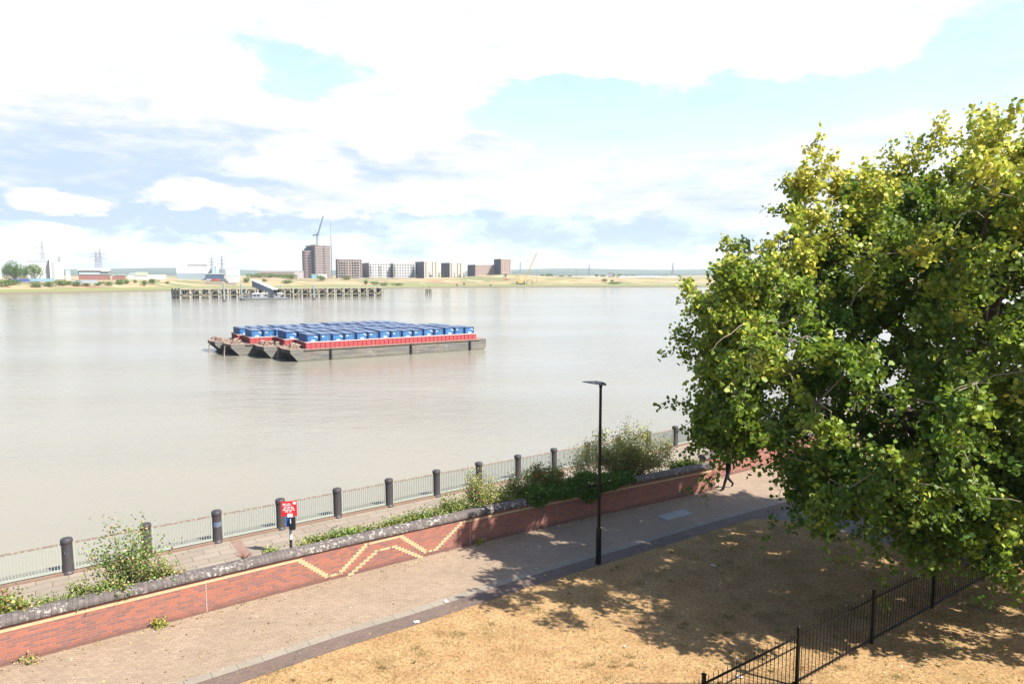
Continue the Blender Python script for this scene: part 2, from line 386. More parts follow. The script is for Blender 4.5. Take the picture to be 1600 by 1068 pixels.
# short straw blades give the lawn its nap
def blades():
    n = 120000
    x = rng.uniform(-9, 24, n); y = rng.uniform(11.5, 27, n)
    tuft = np.zeros(n, bool); tuft[:26000] = True; kc = rng.integers(0, 620, 26000); cxy = np.stack([rng.uniform(-8, 22, 620), rng.uniform(11.5, 26, 620)], 1); csz = rng.gamma(2.0, .045, 620)[kc]
    x[:26000] = cxy[kc, 0] + rng.normal(0, 1, 26000) * csz * 1.6; y[:26000] = cxy[kc, 1] + rng.normal(0, 1, 26000) * csz
    poly2 = np.array([(p[0], p[1]) for p in lawn_poly])
    inside = np.zeros(n, bool); j = len(poly2) - 1
    for i in range(len(poly2)):
        xi, yi = poly2[i]; xj, yj = poly2[j]
        c = ((yi > y) != (yj > y)) & (x < (xj - xi) * (y - yi) / (yj - yi + 1e-12) + xi); inside ^= c; j = i
    ok = inside & (np.abs(x / y) < .82); x, y, tuft = x[ok], y[ok], tuft[ok]; n = len(x)
    P = np.stack([x, y, np.full(n, .0)], 1); h = rng.uniform(.02, .06, n) * np.where(tuft, 1.9, 1); a = rng.uniform(0, 2 * math.pi, n)
    d = np.stack([np.cos(a), np.sin(a), np.zeros(n)], 1); lean = rng.normal(0, .6, (n, 2))
    V = np.empty((n, 3, 3)); V[:, 0] = P - d * .007; V[:, 1] = P + d * .007
    V[:, 2] = P + np.stack([lean[:, 0] * h, lean[:, 1] * h, h], 1)
    me = bpy.data.meshes.new('grass'); me.vertices.add(3 * n); me.vertices.foreach_set('co', V.astype(np.float32).ravel())
    me.loops.add(3 * n); me.loops.foreach_set('vertex_index', np.arange(3 * n, dtype=np.int32)); me.polygons.add(n)
    me.polygons.foreach_set('loop_start', np.arange(0, 3 * n, 3, dtype=np.int32)); me.update(calc_edges=True)
    c = np.ones((n, 3, 4), np.float32)
    base = palette(n, [(.62, .42, .20), (.48, .31, .14), (.30, .19, .085), (.19, .18, .06)], [5, 4, 2, .5], .15)
    base[tuft] = palette(int(tuft.sum()), [(.32, .22, .10), (.22, .19, .07), (.42, .29, .13)], [4, 1.5, 4])
    fd = np.array([.8117, .5841]); nn = np.array([fd[1], -fd[0]]); dd = (np.stack([x, y], 1) - [9.35, 16.76]) @ nn
    pt = np.sin(x * 1.7 + 1) * np.sin(y * 2.3 + x * .6) + np.sin(x * .8 - y * 1.1); g = (dd > .9) & (pt > .35) & (rng.random(n) < .75); base[g] = palette(g.sum(), [(.16, .24, .06)], [1])
    c[:, :, :3] = base[:, None, :]
    ca = me.color_attributes.new('Col', 'FLOAT_COLOR', 'POINT'); ca.data.foreach_set('color', c.ravel())
    me.materials.append(LEAF); o = bpy.data.objects.new('grass', me); COL.objects.link(o)
    tag(o, 'short straw coloured parched grass covering the lawn', 'grass', kind='stuff')
blades()

# ================================================================== BRICK WALL
m_brick = brick_mat('red brick', (.36, .115, .068), (.175, .088, .084), (.28, .17, .13), .225, .075, .007, 'UV', bias=-.12, bump=.5, dirt=(.12, .06, .05), var=.22)
m_yel = mat('yellow brick', (.50, .37, .21), .85, var=.4, vscale=5)
m_cop = brick_mat('coping', (.125, .10, .09), (.085, .07, .065), (.055, .045, .04), .115, 5.0, .008, 'UV', bias=0, var=.3, bump=.4)
def lichen(m):
    t = NT(m.node_tree); p = m.node_tree.nodes['Principled BSDF']; l = p.inputs['Base Color'].links[0].from_socket
    co = t.node('ShaderNodeTexCoord').outputs['Object']
    a = t.ramp(t.noise(co, 9, 6, .75), .53, .62); b = t.ramp(t.noise(co, .8, 3, .5), .35, .6)
    t.put(p.inputs['Base Color'], t.mix(t.math('MULTIPLY', t.math('MULTIPLY', a, b), .8), l, (.36, .33, .29)))
lichen(m_cop)
def arc(line):
    s = [0.0]
    for i in range(1, len(line)): s.append(s[-1] + (line[i] - line[i - 1]).length)
    return s
def sweep(line, prof, m, name, parent, closed_prof=True):
    """sweep an (offset, height) profile along a plan line; u = arc length, v = length round the profile"""
    S_ = arc(line); mb = MB(); uv = []; vs = []; k = len(prof); v = [0.0]
    for i in range(1, k): v.append(v[-1] + math.dist(prof[i], prof[i - 1]))
    for i, p in enumerate(line):
        a = line[max(i - 1, 0)]; b = line[min(i + 1, len(line) - 1)]; t = (b - a).normalized()
        for j, (o, z) in enumerate(prof): vs.append((p.x - t.y * o, p.y + t.x * o, z)); uv.append((S_[i], v[j]))
    fs = [(i * k + j, (i + 1) * k + j, (i + 1) * k + j + 1, i * k + j + 1) for i in range(len(line) - 1) for j in range(k - 1)]
    fs += [tuple(range(k)), tuple(range((len(line) - 1) * k, len(line) * k))[::-1]]
    mb.add(vs, fs); mb.uv = uv; return mb.build(name, m, parent, smooth=(name == 'coping'))
def brick_wall(line, label):
    t = thing('brick_wall', (0, 0, 0), label, 'wall')
    sweep(line, [(0, -.1), (0, 1.02), (.34, 1.02), (.34, -.1)], m_brick, 'wall', t)
    c = [(-.06, 1.024), (-.075, 1.06), (-.06, 1.12)] + [(.17 - .23 * math.cos(a), 1.12 + .12 * math.sin(a)) for a in [R(x) for x in (20, 45, 70, 90, 110, 135, 160)]] + [(.40, 1.12), (.415, 1.06), (.40, 1.024)]
    sweep(line, c, m_cop, 'coping', t)
    return t
W1 = brick_wall(WL, 'long low red brick wall with yellow zigzag and rounded dark coping beside the path')
W2L = [Vector((8.95, 31.0)), Vector((18, 37.1)), Vector((30, 45.2)), Vector((48, 56))]
brick_wall(W2L, 'further stretch of red brick wall beyond the corner, behind the walking person')
SA = arc(WL)
def wall_pt(s, o=0.0):
    for i in range(1, len(WL)):
        if SA[i] >= s: break
    t = (WL[i] - WL[i - 1]).normalized(); p = WL[i - 1] + t * (s - SA[i - 1]); return Vector((p.x - t.y * o, p.y + t.x * o)), math.atan2(t.y, t.x)
def wall_hit(px, py):
    r = ray(px, py); best = None
    for i in range(1, len(WL)):
        a, b = WL[i - 1], WL[i]; d = b - a; den = r.x * d.y - r.y * d.x
        if abs(den) < 1e-9: continue
        u = (a.x * d.y - a.y * d.x) / den; w = (r.y * a.x - r.x * a.y) / (r.x * d.y - r.y * d.x) if True else 0
        w = (a.x * r.y - a.y * r.x) / (r.x * d.y - r.y * d.x) if abs(den) > 1e-9 else 0
        if -0.0001 <= w <= 1.0001: return SA[i - 1] + w * d.length, CZ + r.z * u
    return None
# yellow bricks: a course under the coping that dives down and climbs again
ybm = MB()
TOPZ = .9; CH = .075
def ybrick(s, z, L=.225):
    p, a = wall_pt(s, -.003 + .02); ybm.box((p.x, p.y, z), (L, .05, CH - .004), a)
def yrun(s0, z0, s1, z1):
    n = max(1, round(abs(z1 - z0) / CH)); 
    if abs(z1 - z0) < CH * .6:
        s = s0 + .1125
        while s < s1 - .05: ybrick(s, z0, .222); s += .225
        return
    for k in range(n + 1):
        s = s0 + (s1 - s0) * k / n; ybrick(s, z0 + (z1 - z0) * k / n, max(.2, (s1 - s0) / n * 1.25))
keys = {}
for nm, px in dict(a=467, b=511, c=530, d=574, e=627, f=666, g=681, h=722, i=548, j=590, k=617, l=657).items():
    keys[nm] = wall_hit(px, 880)[0]
BOTZ = TOPZ - CH * 10
yrun(0.1, TOPZ, keys['a'], TOPZ); yrun(keys['a'], TOPZ, keys['b'], BOTZ); yrun(keys['b'], BOTZ, keys['c'], BOTZ); yrun(keys['c'], BOTZ, keys['d'], TOPZ)
yrun(keys['d'], TOPZ, keys['e'], TOPZ); yrun(keys['e'], TOPZ, keys['f'], BOTZ); yrun(keys['f'], BOTZ, keys['g'], BOTZ); yrun(keys['g'], BOTZ, keys['h'], TOPZ)
yrun(keys['h'], TOPZ, SA[-1] - .2, TOPZ)
MIDZ = TOPZ - CH * 4
yrun(keys['i'], .04, keys['j'], MIDZ); yrun(keys['j'], MIDZ, keys['k'], MIDZ); yrun(keys['k'], MIDZ, keys['l'], .02)
ybm.build('yellow_brickwork', m_yel, W1)
for px in (321, 735):
    s = wall_hit(px, 900)[0]; p, a = wall_pt(s, -.001); mb = MB(); mb.box((p.x, p.y, .5), (.018, .01, 1.0), a)
    mb.build('expansion_joint', mat('joint sealant', (.42, .36, .31), .8), W1)

# ================================================================== RIVER RAILING
m_iron = mat('grey painted cast iron', (.05, .043, .047), .5, var=.2, vscale=6, bump=.1)
m_pale = mat('pale green paint', (.34, .37, .32), .5, var=.15, vscale=5)
m_rust = mat('weathered handrail', (.20, .15, .12), .7, var=.35, vscale=9, col2=(.40, .36, .28))
step = [2.33, 2.33, 2.32, 2.29, 2.29, 2.3, 2.23] + [2.215] * 20
sp = [-6.99, -4.66, -2.33, 0.0]
for d in step: sp.append(sp[-1] + d)
BH = 1.24
def make_bollard():
    b = thing('bollard', (0, 0, PZ), 'x', 'bollard', 'cast iron bollards along the river railing')
    MB().lathe([(.20, 0), (.20, .05), (.175, .08), (.165, .12), (.16, 1.03), (.165, 1.035), (.165, 1.06)], n=20).build('shaft', m_iron, b, smooth=True)
    MB().lathe([(.15, 1.055), (.182, 1.07), (.185, 1.10), (.18, 1.16), (.165, 1.195), (.12, 1.215), (.05, 1.225)], n=20).build('cap', m_iron, b, smooth=True)
    bi = mat('black iron', (.02, .02, .022), .5); MB().box((-.24, -.04, .03), (.22, .1, .05)).build('foot_block', bi, b); MB().box((.24, .0, .03), (.12, .1, .05)).build('foot_block', bi, b)  # low black blocks left and right of the bollard foot
    return b
bproto = make_bollard(); vis0 = 3
FA = math.atan2(FD.y, FD.x)
ymark = mat('faded blue stencil', (.12, .15, .22), .6)
bols = []
for i, s in enumerate(sp):
    b = bproto if i == 0 else copy_tree(bproto); p = fl(s, .02); b.location = (p.x, p.y, PZ); b.rotation_euler = (0, 0, FA); bols.append(b)
def bay_name(i): return ORD[i - 3] if i >= 3 else None
for i, b in enumerate(bols):
    k = i - 3
    if k < 0: b['label'] = 'grey iron bollard off the left edge, %s before the first visible one' % ORD[-k - 1]
    elif k == 0: b['label'] = 'grey domed iron bollard nearest the left edge, with a faded blue ring mark'
    elif k == 1: b['label'] = 'grey domed iron bollard half hidden by the open shrub'
    elif k == 3: b['label'] = 'grey domed iron bollard directly behind the red notice'
    else: b['label'] = 'grey domed iron bollard, %s from the left end of the river railing' % ORD[k]
o = MB().lathe([(.1655, .62), (.1655, .80)], n=20).build('ring_mark', ymark, bols[5], smooth=True)
o = MB().tube([(.16 * math.cos(a), .0, 0) for a in (0, 1)], .001).build('ring_mark', ymark, bols[3]) if False else None
ring = MB()
for q in range(14):
    a = 2 * math.pi * q / 14; a2 = 2 * math.pi * (q + 1) / 14
    f = lambda w: (math.sin(-.1 + .065 * math.cos(w) / .16) * .166, -math.cos(-.1 + .065 * math.cos(w) / .16) * .166, .78 + .085 * math.sin(w))
    ring.bar(f(a), f(a2), .022, .006)
ring.build('ring_mark', ymark, bols[3])
def make_bay(L):
    t = thing('railing_bay', (0, 0, PZ), 'x', 'railing', 'pale green railing bays between the bollards')
    a, b = -L / 2 + .2, L / 2 - .2
    MB().bar((a - .06, 0, 1.02), (b + .06, 0, 1.02), .055, .05).build('top_rail', m_rust, t)
    MB().box((0, 0, .14), (b - a + .06, .07, .07)).build('bottom_rail', m_pale, t)
    mb = MB(); n = int((b - a) / .085)
    for k in range(1, n): x = a + (b - a) * k / n; mb.box((x, 0, .585), (.017, .035, .83))
    mb.build('balusters', m_pale, t)
    for x in (a, b): MB().box((x, 0, .55), (.04, .05, .93)).build('end_post', m_pale, t)
    for x in (a + .1, b - .1): MB().box((x, 0, .06), (.05, .05, .1)).build('foot', m_rust, t)
    return t
bay = make_bay(2.3)
for i in range(len(sp) - 1):
    t = bay if i == 0 else copy_tree(bay); p = fl((sp[i] + sp[i + 1]) / 2, .02); t.location = (p.x, p.y, PZ); t.rotation_euler = (0, 0, FA); t.scale = ((sp[i + 1] - sp[i]) / 2.3, 1, 1)
    k = i - 2
    t['label'] = 'pale green railing bay cut by the left edge of the photo' if k == 0 else ('pale green railing bay beyond the left edge, number %s' % ORD[i] if k < 0 else 'pale green railing bay on the river side, %s bay from the left' % ORD[k])

# ================================================================== BLACK IRON FENCE
m_black = mat('black painted iron', (.006, .006, .007), .45, var=.2, vscale=8, spec=.25)
fq = [at(1100, 1053, 1.42), at(1251, 979, 1.42), at(1366, 923, 1.42)]
d0 = (fq[2] - fq[0]).to_2d(); fdir = d0.normalized(); flen = d0.length / 2
fence = thing('iron_fence', (fq[0].x, fq[0].y, 0), 'black iron railing fence with pointed bars crossing the dry lawn', 'fence', rz=math.atan2(fdir.y, fdir.x))
NP = 11
for k in range(-3, NP):
    x = k * flen
    mb = MB(); mb.box((x, 0, .70), (.065, .065, 1.42)); mb.box((x, 0, 1.425), (.08, .08, .03)); mb.add([(x - .035, -.035, 1.44), (x + .035, -.035, 1.44), (x + .035, .035, 1.44), (x - .035, .035, 1.44), (x, 0, 1.47)], [(0, 1, 4), (1, 2, 4), (2, 3, 4), (3, 0, 4)])
    mb.build('post', m_black, fence)
    if k < NP - 1:
        MB().box((x + flen / 2, 0, 1.22), (flen - .07, .03, .04)).build('top_rail', m_black, fence)
        MB().box((x + flen / 2, 0, .12), (flen - .07, .03, .04)).build('bottom_rail', m_black, fence)
        mb = MB(); n = 22
        for j in range(1, n):
            xx = x + flen * j / n; mb.tube([(xx, 0, .03), (xx, 0, 1.33), (xx, 0, 1.40)], [.008, .008, .002], 6)
        mb.build('bars', m_black, fence)

tw_ = thing('tower_box', (11.2, 10.8, 0), 'unseen brown brick block added to cast the shadow over the near lawn', 'building')  # out-of-view block, added and sized to throw shade on the near lawn
MB().box((2.1, -3.5, 5.0), (4.2, 7.0, 10.0)).build('wall', m_brick, tw_); MB().box((2.1, -3.5, 10.1), (4.4, 7.2, .2)).build('parapet', m_concrete, tw_)
for z in (1.6, 4.4, 7.2): MB().box((2.1, .02, z), (1.0, .06, 1.3)).build('window', mat('dark pane', (.03, .035, .04), .2), tw_)
# ================================================================== LAMP
lp = at(935, 880)
lamp = thing('street_lamp', lp, 'tall black lamp column with a flat dark head leaning left over the path', 'street lamp')
MB().lathe([(.10, 0), (.105, .05), (.09, .06), (.088, 1.18), (.08, 1.22), (.062, 1.27)], n=16).build('base_sleeve', m_black, lamp, smooth=True)
MB().lathe([(.055, 1.2), (.05, 3.5), (.045, 6.0)], n=14).build('pole', m_black, lamp, smooth=True)
MB().box((0, -.09, .6), (.09, .012, .5)).build('access_door', m_black, lamp)
m_navy = mat('dark navy enamel', (.010, .015, .03), .4, spec=.3)
mb = MB()   # head: flat tapering wing
sec = [(.17, .06, .07), (.05, .11, .10), (-.12, .15, .085), (-.32, .14, .055), (-.54, .08, .025), (-.62, .02, .012)]
vs = []; 
for x, w, h in sec:
    z = 6.03 - x * .17
    vs += [(x, -w, z), (x, w, z), (x, w * .8, z + h), (x, -w * .8, z + h)]
fs = [(i * 4 + j, i * 4 + (j + 1) % 4, (i + 1) * 4 + (j + 1) % 4, (i + 1) * 4 + j) for i in range(5) for j in range(4)] + [(3, 2, 1, 0), (20, 21, 22, 23)]
mb.add(vs, fs); hd = mb.build('lamp_head', m_navy, lamp)
MB().lathe([(.045, 5.93), (.06, 5.96), (.06, 6.06), (.04, 6.09)], n=12).build('neck', m_navy, lamp, smooth=True)
MB().lathe([(.025, 6.11), (.03, 6.15), (.015, 6.17)], c=(-.15, 0, 0), n=10).build('sensor', m_navy, hd)
lamp.rotation_euler = (0, 0, R(8))

# ================================================================== RED NOTICE ON BANDED POST
sg = at(447, 840, 0.15); sp_, sa_ = None, None
sg0 = Vector((sg.x, sg.y, PZ))
q = atY(446, 850, 0) if False else None
Ys = at(447, 822, PZ)            # stands on the promenade edge of the bed
sY = 23.3
sx = (447 - 800) / F * sY / 1.0
nt = thing('notice_post', (sx - .10, sY, PZ), 'red notice board on a black and white banded post by the railing', 'sign', rz=R(6))
zc_ = atY(447, 793, sY).z - PZ; zt = atY(447, 808, sY).z - PZ; zb = atY(447, 846, sY).z - PZ
m_blk = mat('black plastic', (.015, .017, .02), .5); m_wht = mat('white paint', (.75, .74, .72), .5)
MB().lathe([(.05, 0), (.05, zb + .12)], n=12).build('post', m_blk, nt)
MB().lathe([(.052, zb + .10), (.052, zb + .48)], n=12).build('white_band', m_wht, nt, smooth=True)
MB().lathe([(.05, zb + .48), (.05, zc_ + .2)], n=12).build('post', m_blk, nt)
bw, bh = .54, .54
zc = zc_
m_red = mat('red sign enamel', (.62, .025, .035), .4, var=.08)
board = MB().box((-.01, -.08, zc), (bw, .02, bh)).build('notice_board', m_red, nt)
mb = MB()
rows = [(.20, [(-.18, .16), (.0, .12), (.0, .0)]), (.14, [(-.2, .1), (-.06, .14), (.06, .06)]), (.07, [(-.14, .1), (0, .12), (.13, .1)]), (.01, [(-.17, .12), (-.02, .12), (.14, .14)]), (-.05, [(-.2, .1), (-.07, .12), (.07, .1), (.19, .08)]), (-.11, [(-.1, .14), (.05, .1)])]
for z, ws in rows:
    for x, w in ws:
        if w: mb.box((-.01 + x * .85, -.093, zc + z * .9), (w * .8, .006, .028))
mb.build('lettering', m_wht, board)
MB().box((.18, -.093, zc + .20), (.11, .006, .08)).build('white_panel', m_wht, board)
MB().box((.02, -.10, zc - .235), (.18, .02, .12)).build('white_label', m_wht, board)
bx = MB().box((.11, -.10, zc - .52), (.17, .14, .44)).build('equipment_box', m_blk, nt)
MB().box((-.06, -.09, zc - .46), (.14, .02, .36)).build('blue_plate', mat('blue enamel', (.02, .09, .32), .4), nt)
MB().box((.05, -.176, zc - .42), (.03, .006, .16)).build('label', m_wht, bx)

# ================================================================== SHRUBS BEHIND THE WALL
def shrub(name, c, r, n, size, cols, wts, label, cat='shrub', group=None, stems=8, kind=None, wisp=0, flat=False, stemcol=None):
    """leafy plant with stems, leaves in sprays round the stem ends"""
    t = thing(name, c, label, cat, group); r = Vector(r)
    ends = []; mb = MB()
    for k in range(stems):
        a = rnd.uniform(0, 2 * math.pi); rr = math.sqrt(rnd.random()); hz = rnd.uniform(.45, 1.0) * math.sqrt(max(.1, 1 - (rr * .8) ** 2)); 
        e = Vector((math.cos(a) * rr * r.x, math.sin(a) * rr * r.y, hz * r.z))
        st = Vector((e.x * .25, e.y * .25, 0)); mid = (st + e) / 2 + Vector((rnd.uniform(-.1, .1) * r.x, rnd.uniform(-.1, .1) * r.y, .1 * r.z))
        rad = .006 + .008 * r.z
        mb.tube([st, mid, e], [rad, rad * .7, rad * .3], 5, cap=False); ends.append((st, mid, e))
        if wisp and rnd.random() < wisp:
            e2 = e + Vector((rnd.uniform(-.15, .15), rnd.uniform(-.1, .1), rnd.uniform(.2, .45))) * r.z; mb.tube([e, e2], [.005, .002], 4, cap=False); ends.append((e, (e + e2) / 2, e2))
    mb.build('stems', stemcol or TWIG, t)
    n = int(n * 1.9); size *= 1.12
    k = rng.integers(0, len(ends), n); E = np.array([[list(a), list(b), list(c_)] for a, b, c_ in ends])
    u = rng.beta(2.2, 1.1, n)[:, None]; P = np.where(u < .5, E[k, 0] * (1 - 2 * u) + E[k, 1] * 2 * u, E[k, 1] * (2 - 2 * u) + E[k, 2] * (2 * u - 1))
    sc = np.array([r.x, r.y, r.z]) * (2.0 / max(4, stems) ** .5) * .33; sc = np.maximum(sc * 1.25, .06)
    P = P + rng.normal(size=(n, 3)) * sc; P[:, 2] = np.abs(P[:, 2])
    tone = rng.normal(1, .18, len(ends))[k][:, None]
    leaf_mesh('foliage', P, rng.uniform(.7, 1.3, n) * size, np.clip(palette(n, cols, wts) * tone, .003, .9), LEAF, t)
    return t
BZ = .78
def bed(px, off=.6):
    """a point of the raised bed behind the wall, seen at photo column px"""
    s, _ = wall_hit(px, 800); 
    for _i in range(6):
        p, a = wall_pt(s, off); q = 800 + F * p.x / (p.y * math.cos(PIT) - (BZ - CZ) * math.sin(PIT)); s += (px - q) / 55
    return Vector((p.x, p.y, BZ))
G1, G2, YG, TAN, RB, DK = (.10, .17, .03), (.17, .25, .05), (.36, .38, .09), (.44, .33, .17), (.30, .10, .06), (.05, .10, .02)
shrub('shrub', bed(8, .5), (.5, .35, .75), 900, .07, [G2, (.36, .20, .07), YG, RB], [6, 2, 3, 1], 'small orange and green shrub behind the coping at the left edge')
shrub('open_shrub', bed(195, 1.0), (1.45, .6, 1.5), 1500, .062, [G1, G2, (.20, .30, .07), TAN], [3, 5, 3, 3], 'open straggly light green shrub leaning over the promenade in front of the railing', stems=34, wisp=.3)
shrub('undergrowth', bed(245, .7), (.85, .4, .75), 1500, .05, [G2, TAN, YG, RB], [3, 5, 2, 1], 'half dried bush tangled at the right foot of the open shrub', stems=22)
shrub('undergrowth', bed(160, .55), (.9, .35, .7), 1300, .055, [G2, TAN, G1, YG], [3, 2, 4, 3], 'dense green undergrowth at the foot of the open shrub', stems=22)
shrub('low_plant', bed(90, .5), (.75, .25, .5), 900, .05, [G2, YG, G1], [3, 3, 2], 'low yellow green plant spilling over the coping left of the open shrub', stems=14)
shrub('low_plant', bed(50, .5), (.5, .25, .46), 500, .05, [G2, YG, TAN], [2, 4, 1], 'low pale plant beside the orange leaved shrub', stems=10)
# dry red rosette
t = thing('dry_tuft', bed(382, .5), 'small dried red brown tuft on the wall top near the brick band', 'plant')
mb = MB()
for k in range(60):
    a = rnd.uniform(0, 6.28); l = rnd.uniform(.1, .3); e = Vector((math.cos(a) * l, math.sin(a) * l * .8, .36 + l * .6)); mb.tube([(0, 0, .2), Vector((e.x * .3, e.y * .3, e.z * .8)), e], [.003, .008, .002], 4, cap=False)
mb.build('blades', mat('dry red leaf', (.20, .085, .06), .8, var=.3), t)
shrub('low_plant', bed(428, .5), (.35, .22, .44), 420, .055, [G2, YG], [3, 3], 'bright low plant on the wall top left of the notice post', stems=10)
shrub('low_plant', bed(474, .4), (.28, .18, .40), 200, .06, [G2, YG, RB], [3, 4, .5], 'bright low plant with one dark stalk right of the notice post', stems=10, wisp=.4)
shrub('low_plant', bed(535, .55), (.55, .25, .62), 900, .055, [G2, G1, (.2, .3, .04)], [3, 2, 3], 'fresh green low plant on the wall top above the first zigzag', stems=16)
shrub('low_plant', bed(588, .5), (.6, .25, .52), 800, .05, [G2, TAN, (.4, .22, .08), G1], [3, 2, 2, 2], 'low green and rust plant on the wall top between the zigzags', stems=16)
shrub('low_plant', bed(655, .55), (.55, .28, .68), 900, .055, [G2, G1, YG], [3, 3, 1], 'low green plant above the second zigzag', stems=16)
shrub('low_plant', bed(705, .6), (.6, .35, .85), 1200, .055, [G2, G1, TAN], [3, 3, 2], 'knee high green plant left of the lamp shadow on the wall', stems=18)
shrub('scrub', bed(755, .85), (.8, .5, 1.25), 1900, .05, [G2, TAN, YG, (.38, .3, .1)], [3, 3, 3, 2], 'wispy straw and green scrub in front of the eighth bollard', stems=30, wisp=.5)
shrub('scrub', bed(805, .8), (.75, .5, 1.05), 1800, .05, [G2, TAN, YG, G1], [3, 3, 2, 3], 'tangled tan and green scrub between the wisp and the rounded shrub', stems=28, wisp=.2)
shrub('rounded_shrub', bed(855, .9), (.85, .6, 1.45), 3800, .06, [G1, G2, RB, (.36, .16, .09)], [4, 5, 2, 2], 'rounded green shrub with reddish crown left of the lamp column', stems=40)
shrub('scrub', bed(912, 1.2), (.7, .5, 1.45), 1300, .05, [TAN, G2, YG], [4, 3, 3], 'thin wispy scrub just left of the lamp column', stems=26, wisp=.6)
shrub('tall_bush', bed(980, 1.4), (1.75, .95, 1.75), 8500, .062, [G2, (.50, .38, .19), (.42, .42, .12), (.26, .34, .07), (.52, .36, .18)], [3, 4, 5, 3, 3], 'tall tan and green bush with feathery top right of the lamp column', stems=64, wisp=.3, stemcol=mat('pale stem', (.38, .30, .18), .9))
for px_, r_, l_ in [(492, .4, 'thin green strip plant right of the bright low plants'), (508, .45, 'small green plant before the first fresh green one'), (562, .5, 'mixed green plant above the first rise of the zigzag'), (618, .55, 'green trailing plant above the zigzag plateau'), (635, .5, 'short rusty green plant above the middle of the zigzag'), (680, .6, 'leafy plant in front of the seventh bollard'), (730, .7, 'tangled knee high plant behind the top of the last zigzag'), (780, .8, 'dense green scrub behind the lamp shadow'), (832, .8, 'dense scrub beside the rounded shrub'), (890, .8, 'olive scrub behind the ivy')]:
    shrub('low_plant', bed(px_, .6), (r_, .32, .5 + .35 * (r_ - .4) * (2.4 if px_ > 660 else 1)), int(1500 * r_), .055, [G2, TAN, YG, G1], [4, 2, 3, 3], l_, stems=18)
shrub('low_plant', bed(1074, .6), (.9, .35, .66), 1500, .06, [G1, G2, (.2, .3, .04)], [3, 4, 3], 'bright green low plant on the wall end below the tree', stems=20)
# ivy draped over the coping: one thing
ivy = thing('ivy', bed(900, .3), 'thick dark green ivy draped over the coping behind the lamp column', 'ivy')
s0 = wall_hit(822, 780)[0]; s1 = wall_hit(990, 740)[0]; P = []
for _ in range(16000):
    u = rnd.random(); s = s0 + (s1 - s0) * u; env = math.sin(math.pi * min(1, max(0, u))) ** .45
    th = rnd.random(); o = -.16 + 1.1 * th + rnd.gauss(0, .05); lump = .12 * math.sin(s * 2.3) + .08 * math.sin(s * 5.1 + 1)
    z = 1.26 + (.28 + lump) * env * math.sin(math.pi * min(1, th * 1.1 + .1)) + rnd.gauss(0, .06)
    if rnd.random() < .30: o = -.14 - rnd.random() * .09; z = 1.25 - rnd.random() ** 1.3 * (.34 + lump * 1.5) * env
    p, _a = wall_pt(s, o); P.append((p.x, p.y, z))
P = np.array(P) - np.array(list(ivy.location))
leaf_mesh('foliage', P, rng.uniform(.05, .10, len(P)), palette(len(P), [(.07, .15, .02), (.10, .20, .03), DK, (.16, .24, .05)], [4, 3, 2, 1]), LEAF, ivy)
mb = MB()
for k in range(30):
    s = s0 + (s1 - s0) * rnd.random(); p, _a = wall_pt(s, .9); p2, _a = wall_pt(s + rnd.uniform(-.3, .3), .1); p3, _a = wall_pt(s + rnd.uniform(-.4, .4), -.1)
    L = ivy.location; mb.tube([Vector((p.x, p.y, .78)) - L, Vector((p2.x, p2.y, 1.3)) - L, Vector((p3.x, p3.y, 1.1)) - L], [.012, .01, .005], 5, cap=False)
mb.build('stems', TWIG, ivy)
# weeds at the foot of the wall and along the kerb
for px, py, l in [(250, 978, 'yellow green weed at the wall foot on the left'), (745, 849, 'yellow green weed at the wall foot beside the lamp shadow')]:
    shrub('weed', at(px, py), (.22, .15, .22), 130, .05, [YG, (.42, .38, .08)], [3, 3], l, 'weed', stems=6)
shrub('weed', at(40, 1033), (.4, .12, .1), 160, .05, [TAN, YG, (.45, .33, .2)], [3, 2, 2], 'dry flattened weeds at the wall foot by the left edge', 'weed', stems=6)
# fallen leaves
def fallen():
    pts = []
    for _ in range(1100):
        px = rnd.uniform(0, 1600); py = rnd.uniform(800, 1068); p = at(px, py)
        if (Vector((p.x, p.y)) - Vector((0, 0))).length < 34: pts.append((p.x, p.y, .015))
    for _ in range(1800):
        a = rnd.uniform(0, 6.28); r_ = abs(rnd.gauss(0, 5)); pts.append((13.5 + r_ * math.cos(a), 19.0 + r_ * math.sin(a) * .7, .015))
    for _ in range(300):
        s = rnd.uniform(4, SA[-1]); p, _a = wall_pt(s, -abs(rnd.gauss(0, .18)) - .03); pts.append((p.x, p.y, .02))
    P = np.array(pts); 
    # keep off the plants' side of the wall
    keep = []
    for p in P:
        s = 0; d = min(((p[0] - w.x) * -(0.54) + (p[1] - w.y) * .84) for w in [min(WL, key=lambda w: (w.x - p[0]) ** 2 + (w.y - p[1]) ** 2)]); keep.append(d < -.02 or p[0] > 9.2)
    P = P[np.array(keep)]; n = len(P)
    o = leaf_mesh('fallen_leaves', P, rng.uniform(.04, .08, n), palette(n, [(.5, .40, .16), (.38, .26, .12), (.55, .50, .36), (.22, .12, .06)], [4, 3, 2, 2]), LEAF, None, up=6)
    tag(o, 'scattered fallen leaves on the path and dry lawn', 'leaf litter', kind='stuff')
fallen()
